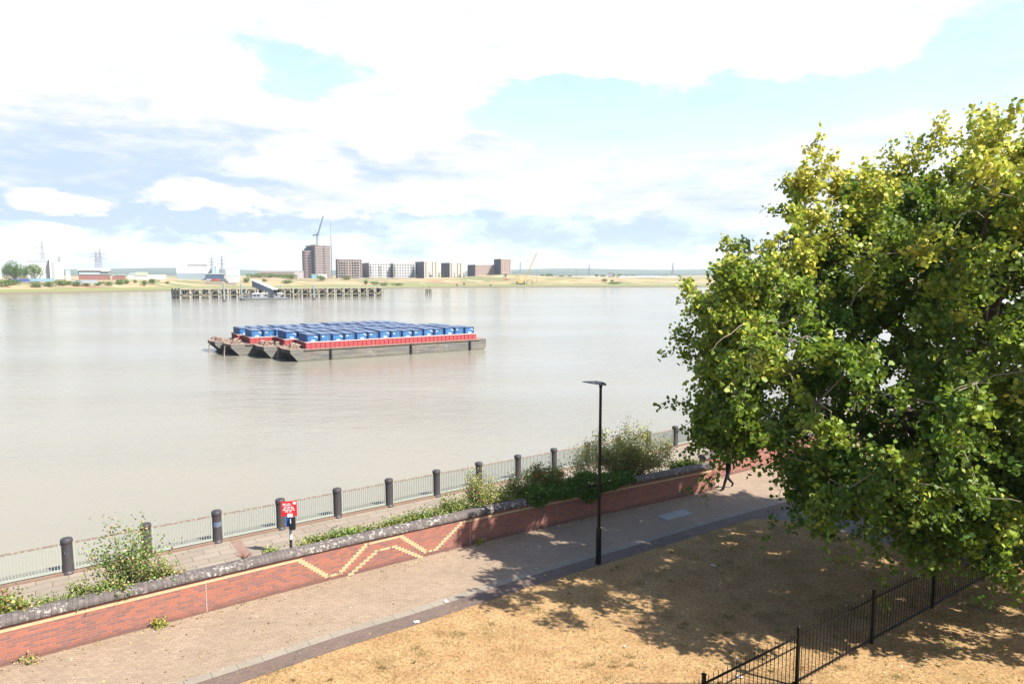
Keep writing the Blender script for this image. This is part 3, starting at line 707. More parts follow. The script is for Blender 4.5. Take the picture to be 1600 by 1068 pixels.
# litter and the pale plate
m_paper = mat('crumpled paper', (.7, .69, .66), .8)
def crumple(px, py, s, label):
    p = at(px, py); mb = MB(); n = 9; vs = []
    for i in range(n):
        for j in range(n): vs.append(((i / (n - 1) - .5) * s, (j / (n - 1) - .5) * s * .7, .02 + s * .16 * rnd.random()))
    mb.add(vs, [(i * n + j, (i + 1) * n + j, (i + 1) * n + j + 1, i * n + j + 1) for i in range(n - 1) for j in range(n - 1)])
    o = mb.build('litter', m_paper); o.location = p; o.rotation_euler = (0, 0, rnd.random() * 3); tag(o, label, 'litter', 'scraps of litter')
crumple(651, 972, .15, 'white scrap of paper where the brick border meets the lawn')
crumple(697, 940, .16, 'pale scrap of litter lying on the kerb stone'); crumple(1115, 884, .18, 'grey scrap of litter on the shaded lawn')
crumple(976, 1010, .07, 'tiny white scrap on the sunlit lawn left of the fence'); crumple(1155, 1058, .14, 'white scrap seen through the fence bars at the bottom')
p = at(1055, 804); t = thing('path_plate', (p.x, p.y, 0), 'pale grey flat plates set in the path', 'manhole cover', rz=R(34))
MB().box((0, 0, .006), (1.5, .62, .012)).build('frame', mat('galvanised steel', (.25, .25, .24), .6, var=.3, vscale=3), t)  # thin pale rectangles lying on the paving
for x in (-.37, .37): MB().box((x, 0, .016), (.70, .54, .01)).build('plate_top', mat('pale plate', (.34, .34, .33), .6, var=.4, vscale=4), t)

# ================================================================== THE PERSON
def person():
    p = at(1137, 764); t = thing('person', (p.x, p.y, 0), 'person in dark clothes striding along the path below the tree', 'person', rz=R(205))
    # local frame: +x is the walking direction before rotation
    J = {'pelvis': (0, 0, .95), 'waist': (.01, 0, 1.08), 'chest': (.03, 0, 1.30), 'neck': (.05, 0, 1.47), 'head0': (.07, 0, 1.56), 'head1': (.08, 0, 1.66), 'head2': (.08, 0, 1.72),
         'hipL': (.02, .09, .90), 'kneeL': (.22, .09, .50), 'ankL': (.34, .08, .09), 'toeL': (.50, .09, .05), 'heelL': (.30, .08, .04),
         'hipR': (-.02, -.09, .90), 'kneeR': (-.08, -.09, .48), 'ankR': (-.38, -.08, .20), 'toeR': (-.30, -.09, .05),
         'shL': (.03, .19, 1.40), 'elL': (-.10, .24, 1.14), 'wrL': (-.08, .22, .92), 'shR': (.03, -.19, 1.40), 'elR': (.05, -.25, 1.13), 'wrR': (.22, -.22, .98)}
    rad = {'pelvis': .13, 'waist': .115, 'chest': .14, 'neck': .055, 'head0': .07, 'head1': .095, 'head2': .08, 'hip': .09, 'knee': .072, 'ank': .05, 'toe': .035, 'heel': .035, 'sh': .06, 'el': .042, 'wr': .028}
    E_ = [('pelvis', 'waist'), ('waist', 'chest'), ('chest', 'neck'), ('neck', 'head0'), ('head0', 'head1'), ('head1', 'head2')]
    for s in 'LR': E_ += [('pelvis', 'hip' + s), ('hip' + s, 'knee' + s), ('knee' + s, 'ank' + s), ('ank' + s, 'toe' + s), ('chest', 'sh' + s), ('sh' + s, 'el' + s), ('el' + s, 'wr' + s)]
    E_ += [('ankL', 'heelL')]
    # hands: palm, four fingers and a thumb
    for s, sy in (('L', 1), ('R', -1)):
        w = Vector(J['wr' + s]); d = (w - Vector(J['el' + s])).normalized(); J['pa' + s] = tuple(w + d * .06); rad['pa'] = .026; E_.append(('wr' + s, 'pa' + s))
        for k, (off, L) in enumerate([(.027, .07), (.009, .08), (-.009, .075), (-.027, .06)]):
            a = w + d * .09 + Vector((off, 0, 0)); b = a + d * L * .55 + Vector((.006, -sy * .012, 0)); c = b + d * L * .4 + Vector((0, -sy * .025, 0))
            for nm, q in (('fa%d' % k, a), ('fb%d' % k, b), ('fc%d' % k, c)): J[nm + s] = tuple(q); rad[nm] = .009
            E_ += [('pa' + s, 'fa%d' % k + s), ('fa%d' % k + s, 'fb%d' % k + s), ('fb%d' % k + s, 'fc%d' % k + s)]
        a = w + d * .045 + Vector((.035, -sy * .005, 0)); b = a + d * .035 + Vector((.012, 0, 0)); J['ta' + s] = tuple(a); J['tb' + s] = tuple(b); rad['ta'] = .011; rad['tb'] = .009
        E_ += [('pa' + s, 'ta' + s), ('ta' + s, 'tb' + s)]
    names = list(J); idx = {n: i for i, n in enumerate(names)}
    me = bpy.data.meshes.new('body'); me.from_pydata([J[n] for n in names], [(idx[a], idx[b]) for a, b in E_], [])
    o = bpy.data.objects.new('body', me); COL.objects.link(o); o.parent = t
    sk = o.modifiers.new('skin', 'SKIN'); sk.use_smooth_shade = True
    for n in names:
        base = n if n in rad else n[:-1]; r = rad[base]; v = me.skin_vertices[0].data[idx[n]]; v.radius = (r, r * (1.0 if base not in ('chest', 'pelvis', 'waist') else .8))
        v.use_root = (n == 'pelvis')
    sb = o.modifiers.new('sub', 'SUBSURF'); sb.levels = 1; sb.render_levels = 2
    # clothing by height: skin only on hands and head
    m = bpy.data.materials.new('person skin and dark clothes'); m.use_nodes = True; tt = NT(m.node_tree); pb = m.node_tree.nodes['Principled BSDF']
    sp_ = tt.node('ShaderNodeSeparateXYZ'); tt.put(sp_.inputs[0], tt.node('ShaderNodeTexCoord').outputs['Object']); z = sp_.outputs[2]
    hand = tt.math('MULTIPLY', tt.math('GREATER_THAN', tt.math('ABSOLUTE', sp_.outputs[1]), .185), tt.math('LESS_THAN', z, .965))
    skin = tt.math('MAXIMUM', hand, tt.math('GREATER_THAN', z, 1.475))
    cl = tt.mix(tt.math('GREATER_THAN', z, .98), (.006, .007, .010), (.010, .009, .010)); cl = tt.mix(tt.math('LESS_THAN', z, .085), cl, (.012, .012, .012))
    tt.put(pb.inputs['Base Color'], tt.mix(skin, cl, (.42, .25, .17))); pb.inputs['Roughness'].default_value = .9; pb.inputs['Specular IOR Level'].default_value = .15; me.materials.append(m)
    skm = mat('skin', (.42, .25, .17), .6); hc = Vector((.085, 0, 1.655))
    hair = MB(); n1 = 10
    prof = [(.104 * math.sin(R(a)), .105 * math.cos(R(a))) for a in (100, 80, 60, 40, 20, 4)]
    hair.lathe([(r_, z_) for r_, z_ in prof], c=(0, 0, 0), n=14); h = hair.build('hair', mat('dark hair', (.02, .014, .01), .7), t, smooth=True); h.location = (.065, 0, 1.68); h.rotation_euler = (0, R(-18), 0)
    MB().lathe([(.016, -.02), (.012, 0), (.004, .03)], n=8).build('nose', skm, t, smooth=True, loc=(.178, 0, 1.635))
    for s in (-1, 1):
        MB().lathe([(.004, -.009), (.010, 0), (.004, .009)], n=8).build('eye', mat('eye', (.02, .015, .012), .3), t, loc=(.166, s * .032, 1.665))
        MB().box((0, 0, 0), (.025, .014, .055)).build('ear', skm, t, loc=(.075, s * .098, 1.65))
    MB().box((0, 0, 0), (.012, .05, .008)).build('mouth', mat('lips', (.3, .1, .08), .6), t, loc=(.168, 0, 1.598))
person()

# ================================================================== THE BIG POPLAR
def big_tree():
    base = Vector((15.3, 22.2, 0)); C = np.array([14.7, 21.6, 8.1])
    t = thing('poplar_tree', base, 'huge broad poplar with green and yellowing leaves overhanging the path and fence', 'tree')
    rad = np.array([8.5, 7.3, 6.5])
    cl = []; tries = 0
    cav = []
    for _ in range(30):
        d = rng.normal(size=3); d[1] = -abs(d[1]) * 1.1; d[0] -= .35; d /= np.linalg.norm(d); cav.append((C + d * rad * rng.uniform(.86, 1.02), rng.uniform(.6, 1.1)))
    while len(cl) < 860 and tries < 90000:
        tries += 1
        d = rng.normal(size=3); d /= np.linalg.norm(d)
        lump = 1 + .08 * math.sin(5.1 * d[0] + 3.3 * d[2] + 1) + .07 * math.sin(7.7 * d[1] - 6.2 * d[2]) + .07 * math.sin(13 * d[0] + 11 * d[1] + 6 * d[2])
        f = 1 - .5 * rng.random() ** 2.2 if rng.random() < .85 else rng.uniform(.3, .7)
        pn = 2.15 if d[2] > 0 else 3.0
        p = C + d / (np.abs(d) ** pn).sum() ** (1 / pn) * rad * lump * f
        dx = p[0] - C[0]
        if p[1] > C[1]: p[1] = C[1] + (p[1] - C[1]) * .45
        if any(np.linalg.norm(p - c_) < r_ for c_, r_ in cav): continue
        # flatter upper left shoulder, hanging skirt
        if p[2] > np.interp(dx, [-9, -8.5, -6.9, -6.2, -4.9, -2.6, -1.2, .5, 4], [9.0, 9.4, 10.3, 11.6, 13.2, 12.9, 14.0, 13.6, 14.6]): continue
        if p[0] < 5.7: continue
        if p[2] < 2.75 + .08 * abs(dx + 1) * (1 if dx < 0 else .4) + max(0, -dx - 6.4) * .9: continue
        if p[2] < 3.2 and f < .5: continue
        if p[1] > 24.5 and rng.random() < .4: continue          # the far side is hardly seen
        if cl and np.min(np.linalg.norm(np.array([c[0] for c in cl]) - p, axis=1)) < .42: continue
        cl.append((p, d, f))
    # heavy hanging boughs low on the side of the path and over the fence
    for c_, r_, n_ in [((6.7, 20.2, 8.2), (.7, 1.3, 1.3), 40), ((6.5, 20.0, 5.15), (.5, .8, .45), 22), ((6.7, 19.9, 5.8), (.7, 1.1, .6), 24), ((10.9, 17.0, 3.5), (1.2, 1.1, .8), 40), ((12.4, 17.3, 3.4), (1.7, 1.2, .9), 36), ((8.9, 19.2, 4.1), (1.2, 1.2, .6), 26), ((11.6, 20.2, 3.0), (2.0, 1.5, .7), 28), ((15.5, 18.6, 3.4), (1.8, 1.3, .8), 26)]:
        for _ in range(n_):
            q = np.array(c_) + np.clip(rng.normal(0, .6, 3), -1.2, 1.2) * r_; d = q - C; d /= np.linalg.norm(d); cl.append((q, d, .9))
    # limbs
    tr = MB(); lim = []
    tk = [(base.x, base.y, -.1), (base.x - .05, base.y, 1.2), (base.x + .05, base.y - .05, 2.6), (base.x - .1, base.y - .1, 4.6), (base.x, base.y - .2, 7), (base.x - .2, base.y - .2, 10)]
    tr.tube([Vector(p) - base for p in tk], [.52, .40, .36, .29, .2, .1], 14)
    tr.build('trunk', BARK, t, smooth=True)
    for k in range(20):
        a = k * 2.399; zt_ = [3.2, 6.2, 9.0, 11.5][k % 4] + rnd.uniform(-.7, .7)
        d = Vector((math.cos(a), math.sin(a), 0)); st = Vector((base.x, base.y, 1.9 + k % 4 * 1.3 + rnd.uniform(-.3, .4)))
        k_r = math.sqrt(max(.2, 1 - ((zt_ - C[2]) / rad[2]) ** 2))
        en = Vector((C[0] + d.x * rad[0] * k_r * .78, C[1] + d.y * rad[1] * k_r * .78, zt_))
        m1 = st.lerp(en, .35) + Vector((rnd.uniform(-.5, .5), rnd.uniform(-.5, .5), .8)); m2 = st.lerp(en, .7) + Vector((rnd.uniform(-.5, .5), rnd.uniform(-.5, .5), .6))
        pts = [st, m1, m2, en]; fine = []
        for j in range(3):
            p0 = pts[j - 1] if j else pts[0]; p1, p2 = pts[j], pts[j + 1]; p3 = pts[min(j + 2, 3)]
            for q in range(5):
                u = q / 5; fine.append(.5 * ((2 * p1) + (p2 - p0) * u + (2 * p0 - 5 * p1 + 4 * p2 - p3) * u * u + (3 * p1 - p0 - 3 * p2 + p3) * u ** 3))
        fine.append(en); lim.append(fine)
        MB().tube([p - base for p in fine], [.17 - .145 * i / 15 for i in range(16)], 8).build('limb', BARK, t, smooth=True)
    LP = np.array([[list(p) for p in f] for f in lim]).reshape(-1, 3)
    br = MB(); P = []; CI = []; SZ = []; cl.sort(key=lambda c: np.linalg.norm((c[0] - C) / rad)); ND = [LP]
    for ci, (p, d, f) in enumerate(cl):
        NA = np.concatenate(ND); dist = np.linalg.norm(NA - p, axis=1) + 3 * np.maximum(0, np.linalg.norm(NA - C, axis=1) - np.linalg.norm(p - C)) + .5 * (np.arange(len(NA)) >= len(LP)); a = Vector(NA[np.argmin(dist)]); e = Vector(p); ND.append(np.array([p]))
        mid = a.lerp(e, .5) + Vector((rnd.uniform(-.25, .25), rnd.uniform(-.25, .25), rnd.uniform(0, .35)))
        L = (e - a).length; ext = e + (e - mid).normalized() * rnd.uniform(.15, .6)
        br.tube([a - base, mid - base, e - base, ext - base], [.012 + .009 * L, .010 + .005 * L, .012, .004], 5, cap=False)
        # twigs with leaf sprays round the clump; a few long leaders break the outline
        lead = rng.random() < .16 and f > .85
        rr = rng.uniform(.45, 1.0)
        for q in range(8):
            dd = rng.normal(size=3); dd /= np.linalg.norm(dd); dd = dd * .8 + d * .35; dd[2] += rng.normal(-.05, .25); L2 = rr * rng.uniform(.6, 1.25) * (1.9 if lead and q < 2 else 1)
            s_ = np.array(mid) * .15 + p * .85; e_ = s_ + dd * L2; 
            br.tube([Vector(s_) - base, Vector((s_ + e_) / 2) + Vector((0, 0, .05)) - base, Vector(e_) - base], [.010, .007, .003], 3, cap=False)
            n = int(rng.uniform(24, 46)); u = (np.clip(np.round(rng.beta(2.2, 1, n) * 4) / 4, .2, 1) + rng.normal(0, .035, n))[:, None]
            P.append(s_ * (1 - u) + e_ * u + rng.normal(0, .095, (n, 3))); CI += [ci * 8 + q] * n; SZ.append(rng.uniform(.10, .165, n))
    br.build('branches', TWIG, t)
    outer = [c for c in cl if c[2] > .8 and c[0][1] < C[1] + 1]; tm_ = mat('pale bare twig', (.50, .40, .29), .8)
    for k in range(92):
        p, d, f = outer[rnd.randrange(len(outer))]; p = Vector(p); d = Vector(d); sd = Vector((rnd.gauss(0, 1), rnd.gauss(0, .6), rnd.gauss(0, .5))).normalized(); L = rnd.uniform(.7, 1.9)
        a = p - d * .5 - sd * L * .5; b = p + d * rnd.uniform(.3, .6) + Vector((0, 0, rnd.uniform(.2, .7))); c = p + d * rnd.uniform(.1, .6) + sd * L * .6 + Vector((0, 0, rnd.uniform(-.4, .1)))
        pts = [(a * (1 - u) ** 2 + b * 2 * u * (1 - u) + c * u * u) + Vector((rnd.gauss(0, .03), rnd.gauss(0, .03), rnd.gauss(0, .03))) - base for u in [q / 9 for q in range(10)]]; r0 = rnd.uniform(.009, .022)
        tw = MB(); tw.tube(pts, [r0 * (1 - .09 * q) for q in range(10)], 5, cap=False); tw.build('bare_twig', tm_, t)
    P = np.concatenate(P); CI = np.array(CI); SZ = np.concatenate(SZ); n = len(P)
    nc = len(cl); yl = rng.random(nc) ** 1.6; hz = np.array([c[0][2] for c in cl]); out = np.array([c[2] for c in cl])
    yel = np.clip(yl * .42 + np.clip((hz - 5) / 8, 0, 1) * .68 * (out > .7), 0, 1)[CI // 8] + rng.normal(0, .14, n) + rng.normal(0, .12, nc * 8)[CI]
    yel = np.clip(yel, 0, 1)[:, None]
    g = np.array([.040, .094, .010]); y1 = np.array([.17, .235, .024]); y2 = np.array([.50, .44, .06])
    c = np.where(yel < .5, g * (1 - 2 * yel) + y1 * 2 * yel, y1 * (2 - 2 * yel) + y2 * (2 * yel - 1))
    c *= 1 + rng.normal(0, .16, (n, 1)); c = np.clip(c, .004, .7)
    leaf_mesh('crown', P - np.array(list(base)), SZ, c, LEAF, t, up=.5, aspect=1.0)
    print('tree leaves', n)
big_tree()

# ================================================================== WATER
def water_mat():
    m = bpy.data.materials.new('river water'); m.use_nodes = True; t = NT(m.node_tree); p = m.node_tree.nodes['Principled BSDF']
    co = t.node('ShaderNodeTexCoord').outputs['Object']
    c = t.mix(t.ramp(t.noise(t.mapping(co, scale=(.5, 1.2, 1)), .02, 4, .6), .35, .7), (.190, .178, .145), (.166, .159, .134))
    t.put(p.inputs['Base Color'], t.mix(1.0, c, (.85, .84, .82), 'MULTIPLY')); p.inputs['Roughness'].default_value = .11; p.inputs['IOR'].default_value = 1.33
    w = t.mapping(co, scale=(.6, 1.5, 1), rot=(0, 0, R(12)))
    patch = t.math('ADD', t.math('MULTIPLY', t.ramp(t.noise(t.mapping(co, scale=(.5, 1.6, 1)), .016, 4, .6), .35, .65), .7), .4)
    h = t.math('ADD', t.noise(w, 1.5, 4, .6), t.math('MULTIPLY', t.noise(w, .3, 3, .55), 1.6))
    h = t.math('MULTIPLY', h, patch)
    b = t.node('ShaderNodeBump'); b.inputs['Strength'].default_value = .55; b.inputs['Distance'].default_value = .15
    t.put(b.inputs['Height'], h); t.put(p.inputs['Normal'], b.outputs[0]); return m
o = MB().add([(-3500, -20, WZ), (3500, -20, WZ), (3500, 1500, WZ), (-3500, 1500, WZ)], [(0, 1, 2, 3)]).build('water', water_mat()); tag(o, kind='structure')

# ================================================================== FAR BANK
shore = [(-900, 475), (-500, 468), (-200, 463), (0, 459.5), (100, 457.5), (270, 454), (450, 452), (600, 450.5), (700, 449), (850, 448.5), (1060, 448.5), (1400, 448), (1800, 447.6), (2600, 447)]
SH = [at(x, y, WZ).to_2d() for x, y in shore]; SH = [Vector((-3300, 330))] + SH + [Vector((3300, SH[-1].y))]
SH = smooth_line(SH, 6)
def land_z(x, y, t):
    z = WZ - 1.2 + min(t, 6) * .45 + min(max(t - 6, 0), 30) * .045 + min(max(t - 36, 0), 120) * .022
    if t > 30:
        w = min(1, (t - 30) / 40); z += 3.1 * min(1, max(0, (t - 55) / 50)) ** 1.2
        z += w * (1.1 * math.sin(x * .021 + 1.3) * math.sin(y * .017) + .7 * math.sin(x * .053 + y * .031))
        z += w * 4.2 * math.exp(-((x + 25) / 95) ** 2 - ((t - 95) / 45) ** 2) + w * 2.6 * math.exp(-((x - 120) / 170) ** 2 - ((t - 110) / 50) ** 2)
        z += w * 1.8 * math.exp(-((x + 380) / 70) ** 2 - ((t - 60) / 30) ** 2)
    return z
T = [0, 2, 5, 9, 14, 22, 32, 44, 58, 74, 92, 112, 135, 160, 200, 300, 600, 1200, 2300, 3900]
xs = sorted(set([p.x for p in SH]))
import bisect
def shore_y(x):
    X = [p.x for p in SH]; i = min(max(bisect.bisect(X, x), 1), len(X) - 1); a, b = SH[i - 1], SH[i]; return a.y + (b.y - a.y) * (x - a.x) / (b.x - a.x + 1e-9)
gx = [-3300, -2500, -1800, -1300] + list(range(-1000, 1001, 12)) + [1300, 1800, 2500, 3300]
vs = []
for x in gx:
    y0 = shore_y(x) + 1.6 * math.sin(x * .11) + 1.1 * math.sin(x * .037)
    for t_ in T: vs.append((x, y0 + t_, land_z(x, y0 + t_, t_)))
k = len(T); fs = [(i * k + j, (i + 1) * k + j, (i + 1) * k + j + 1, i * k + j + 1) for i in range(len(gx) - 1) for j in range(k - 1)]
def land_mat():
    m = bpy.data.materials.new('far bank'); m.use_nodes = True; t = NT(m.node_tree); p = m.node_tree.nodes['Principled BSDF']
    co = t.node('ShaderNodeTexCoord').outputs['Object']; s = t.node('ShaderNodeSeparateXYZ'); t.put(s.inputs[0], co)
    st = t.mapping(co, scale=(.4, 1, 1))
    c = t.mix(t.ramp(t.noise(st, .035, 6, .65), .42, .6), (.27, .19, .10), (.11, .115, .04))
    c = t.mix(t.ramp(t.noise(st, .09, 5, .6), .55, .7), c, (.33, .26, .17))
    c = t.mix(t.ramp(t.noise(st, .02, 5, .6), .55, .66), c, (.19, .10, .06))
    zz = t.math('ADD', s.outputs[2], t.math('MULTIPLY', t.noise(st, .06, 4, .6), .9))
    c = t.mix(t.ramp(zz, -1.2, -1.8), c, (.13, .14, .04))
    c = t.mix(t.ramp(zz, -3.0, -3.9), c, (.09, .07, .052))
    t.put(p.inputs['Base Color'], t.mix(1.0, c, (.81, .81, .81), 'MULTIPLY')); p.inputs['Roughness'].default_value = .95; return m
m_land = land_mat(); tag(MB().add(vs, fs).build('far_bank', m_land), kind='structure')
# low hills on the horizon
m_hill = mat('wooded hills', (.06, .09, .06), .95, var=.4, vscale=.01)
def hills(Y, zf, x0, x1):
    vs = []; n = 120
    for i in range(n + 1):
        x = x0 + (x1 - x0) * i / n; z = zf(x)
        vs += [(x, Y - 500, -2), (x, Y - 150, z * .6), (x, Y, z), (x, Y + 400, -2)]
    fs = [(i * 4 + j, (i + 1) * 4 + j, (i + 1) * 4 + j + 1, i * 4 + j + 1) for i in range(n) for j in range(3)]
    tag(MB().add(vs, fs).build('hills', m_hill, smooth=True), kind='structure')
hills(3700, lambda x: 30 + 7 * math.sin(x * .0017 + .4) + 4 * math.sin(x * .006) + 12 * math.exp(-((x + 1700) / 800) ** 2), -3200, 3200)
hills(2600, lambda x: 15 + 3.5 * math.sin(x * .004 + 2) + 2 * math.sin(x * .013), -2400, 2800)

# ------------------------------------------------------------------ far buildings
def mz(px, py, Y): return atY(px, py, Y)
m_glass = mat('dark window', (.022, .026, .035), .55, spec=.2)
def block(name, label, x0, xc, x1, yt, yb, Y, phi=25, floors=6, bays=8, wall=(.6, .55, .5), side=None, win=(1.3, 1.6), bal=None, roof=None, sidewin=True, zoff=-3, cat='apartment block', step=None, skip=None, band=None, winmat=None):
    """rectangular building: left face between columns x0..xc, front xc..x1, roofline row yt; Y = distance of its near corner"""
    m_ = Y / F; ph = R(phi)
    A = atY(xc, yb, Y); zt = atY(xc, yt, Y).z; z0 = min(A.z, 4) + zoff
    r1 = (x1 - 800) / F; r0 = (x0 - 800) / F
    Wf = (r1 * Y - A.x) / (math.cos(ph) - r1 * math.sin(ph)); Wl = min(60, max(8, (A.x - r0 * Y) / max(.12, math.sin(ph) + r0 * math.cos(ph))))
    o = thing(name, (A.x, A.y, z0), label, cat, rz=ph); h = zt - z0
    # local: x along the front, y into the building
    wm = mat('wall %.2f %.2f %.2f' % wall, wall, .85, var=.12, vscale=.15)
    MB().box((Wf / 2, Wl / 2, h / 2), (Wf, Wl, h)).build('wall', wm, o)
    if side: MB().box((-.12, Wl / 2, h / 2), (.2, Wl - .3, h - .3)).build('shaded_side', mat('side %.2f %.2f %.2f' % side, side, .8, var=.1, vscale=.2), o)  # the flank's shade is put into this darker colour
    MB().box((Wf / 2, Wl / 2, h + .35), (Wf + .5, Wl + .5, .7)).build('parapet', mat('parapet', roof or (.5, .48, .46), .8), o)
    fh = (zt - atY(xc, yb, Y).z) / floors; w0 = None
    for f in range(floors):
        z = zt - z0 - (f + .55) * fh
        for b in range(bays):
            if skip and skip(f, b): continue
            x = Wf * (b + .5) / bays
            if w0 is None:
                w0 = MB().box((0, 0, 0), (win[0], .16, win[1])).build('window', winmat or m_glass, o); q = w0
            else: q = w0.copy(); COL.objects.link(q); q.parent = o
            q.location = (x, -.06, z)
        if bal and f % bal[0] == 0:
            for (u0, u1) in bal[1]:
                MB().box((Wf * (u0 + u1) / 2, -.75, z - fh * .42), (Wf * (u1 - u0), 1.5, .45)).build('balcony', mat('balcony slab', (.62, .58, .55), .8), o)
    if sidewin:
        for f in range(floors):
            z = zt - z0 - (f + .55) * fh; nb = max(2, min(4, int(Wl / 6)))
            for b in range(nb):
                q = w0.copy(); COL.objects.link(q); q.parent = o; q.location = (-.24 if side else -.06, Wl * (b + .5) / nb, z); q.rotation_euler = (0, 0, math.pi / 2)
    return o, Wf, Wl, h
Yb = 930
# the tower under construction
def tower():
    Y = 900; m_ = Y / F; ph = R(42); A = atY(493, 430, Y); zt = atY(493, 383, Y).z; z0 = 0.0; h = zt - z0
    o = thing('tower_block', (A.x, A.y, z0), 'tall half built tower block wrapped in scaffold beside the cranes', 'tower block', rz=ph)
    r1 = (519 - 800) / F; r0 = (479.5 - 800) / F; Wf = (r1 * Y - A.x) / (math.cos(ph) - r1 * math.sin(ph)); Wl = (A.x - r0 * Y) / (math.sin(ph) + r0 * math.cos(ph)); pink = mat('tower brick', (.30, .225, .205), .85, var=.15, vscale=.2)
    MB().box((Wf / 2, Wl / 2, h / 2), (Wf - 2.4, Wl - .6, h)).build('core', pink, o)
    nf = 14; slab = mat('tower slab edge', (.60, .54, .49), .8)
    for f in range(nf + 1):
        z = 3 + (h - 3.2) * f / nf
        MB().box((Wf / 2, Wl / 2 - .2, z), (Wf, Wl + .4, .85)).build('floor_slab', slab, o)
    mb = MB(); sc = mat('scaffold tube', (.22, .18, .18), .7)
    for i in range(13):
        x = Wf * i / 12; mb.bar((x, -1.3, 0), (x, -1.3, h + 1.5), .22)
    for i in range(7):
        y = Wl * i / 6; mb.bar((Wf + 1.4, y, 0), (Wf + 1.4, y, h + .8), .22)
    for f in range(nf * 2 + 1): z = 3 + (h - 3.2) * f / nf / 2; mb.bar((0, -1.35, z), (Wf + 1.4, -1.35, z), .14); mb.bar((Wf + 1.45, 0, z), (Wf + 1.45, Wl, z), .14)
    for i in range(0, 12, 2): mb.bar((Wf * i / 12, -1.4, h * .1 * (i % 5)), (Wf * (i + 2) / 12, -1.4, h * .1 * (i % 5) + 9), .14)
    mb.build('scaffold', sc, o)
    dark = mat('dark sheeting', (.07, .075, .10), .7, var=.15, vscale=.1)
    sh = MB().box((-1.0, Wl / 2, h * .47), (.5, Wl, h * .93)).build('side_sheeting', dark, o)
    bn = MB().box((-1.35, Wl * .45, h * .58), (.2, Wl * .55, h * .5)).build('banner', mat('banner cloth', (.07, .10, .15), .7), o)
    mb = MB(); lm = mat('banner lettering', (.45, .55, .58), .7)
    for k, w in enumerate([.5, .72, .8, .74, .62, .4]): mb.box((-1.5, Wl * .45, h * (.76 - k * .066)), (.06, Wl * .55 * w, h * .028))
    mb.build('lettering', lm, bn)
    # rounded lower wing to the left
    ex = MB(); r_ = 8.5; n = 14; poly = [(-1.3 - .9 * r_ * math.sin(math.pi * i / n) , Wl * .25 + (Wl * .75) * i / n) for i in range(n + 1)]
    ex.prism(poly, 0, h * .86); w = ex.build('rounded_wing', mat('wing brick', (.30, .19, .20), .85, var=.15, vscale=.2), o)
    for f in range(11):
        MB().prism([(x - .35, y) for x, y in poly], 3 + h * .83 * f / 11, 3.7 + h * .83 * f / 11).build('wing_slab', slab, w)
    MB().box((Wf * .62, Wl * .5, h + .8), (Wf * .7, Wl * .8, 1.6)).build('roof_deck', mat('bright deck', (.6, .55, .45), .8), o)
tower()
def lattice(mb, a, b, w, n, r=.14, w1=None):
    a, b = Vector(a), Vector(b); d = (b - a); q = d.to_track_quat('Z', 'Y').to_matrix(); w1 = w if w1 is None else w1
    def c(i, k):
        u = i / n; ww = (w + (w1 - w) * u) / 2; s = [(-1, -1), (1, -1), (1, 1), (-1, 1)][k % 4]; return a + d * u + q @ Vector((s[0] * ww, s[1] * ww, 0))
    for i in range(n):
        for k in range(4): mb.bar(c(i, k), c(i + 1, k), r * 1.3); mb.bar(c(i, k), c(i + 1, k + 1), r); mb.bar(c(i, k), c(i, k + 1), r)
def cranes():
    Y = 890; m_ = Y / F; p = atY(492.5, 430, Y); st = mat('blue grey crane steel', (.14, .19, .26), .6)
    o = thing('tower_crane', (p.x, p.y, 1), 'blue grey luffing tower crane with steep jib above the half built tower', 'crane'); zt = atY(492.5, 367, Y).z - 1
    mb = MB(); lattice(mb, (0, 14, 0), (0, 14, zt), 2.0, 26, .22); mb.build('mast', st, o)
    mb = MB(); mb.box((.5, 14, zt + 1.2), (3.2, 3, 2.4)); mb.box((-2.8, 14, zt + 1), (4, 2.4, 1)); mb.box((-4.4, 14, zt + .2), (1.6, 2.2, 2.2)); cab = mb.build('slewing_cab', st, o)
    j = atY(500.5, 336, Y); e = Vector((j.x - p.x, j.y - p.y + 14, j.z - 1)); mb = MB(); s = Vector((1, 14, zt + 2)); lattice(mb, s, e, 1.7, 16, .22, .8); mb.bar((-1.8, 14, zt + 9), s.lerp(e, .6), .12); mb.bar((-2.5, 14, zt + 1), (-1.8, 14, zt + 9), .3); mb.build('jib', st, o)
    Y = 905; p = atY(519.5, 430, Y); o = thing('hoist_mast', (p.x, p.y, 0), 'thin mast rising from the right side of the half built tower', 'crane'); zt = atY(519.5, 348, Y).z
    mb = MB(); lattice(mb, (0, -3, 0), (0, -3, zt - 18), .9, 22, .16); mb.bar((0, -3, zt - 18), (0, -3, zt), .35); mb.build('mast', st, o)
    MB().box((0, -3, zt - 18), (1.4, 1.4, .8)).build('mast_head', st, o)
cranes()
white = (.52, .515, .505); cream = (.50, .45, .385); brickc = (.50, .36, .30); dk = (.12, .12, .15)
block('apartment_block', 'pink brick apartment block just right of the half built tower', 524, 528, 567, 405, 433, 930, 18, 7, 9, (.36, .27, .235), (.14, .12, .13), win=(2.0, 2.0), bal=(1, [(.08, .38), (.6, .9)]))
block('apartment_block', 'first white apartment block, with a shaded grey flank, right of the pink one', 567, 577, 611, 411, 433, 940, 24, 5, 8, white, (.25, .25, .28), win=(1.8, 1.7), bal=(1, [(.02, .16), (.45, .6)]))
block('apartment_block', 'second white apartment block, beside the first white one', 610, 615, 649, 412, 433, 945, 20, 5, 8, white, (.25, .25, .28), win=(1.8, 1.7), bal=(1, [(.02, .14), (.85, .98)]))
block('apartment_block', 'cream apartment block with shaded dark flank left of its cream twin', 650, 663, 689, 409, 433, 930, 26, 6, 5, cream, dk, win=(1.7, 2.0), skip=lambda f, b: b in (1, 4) and f < 4)
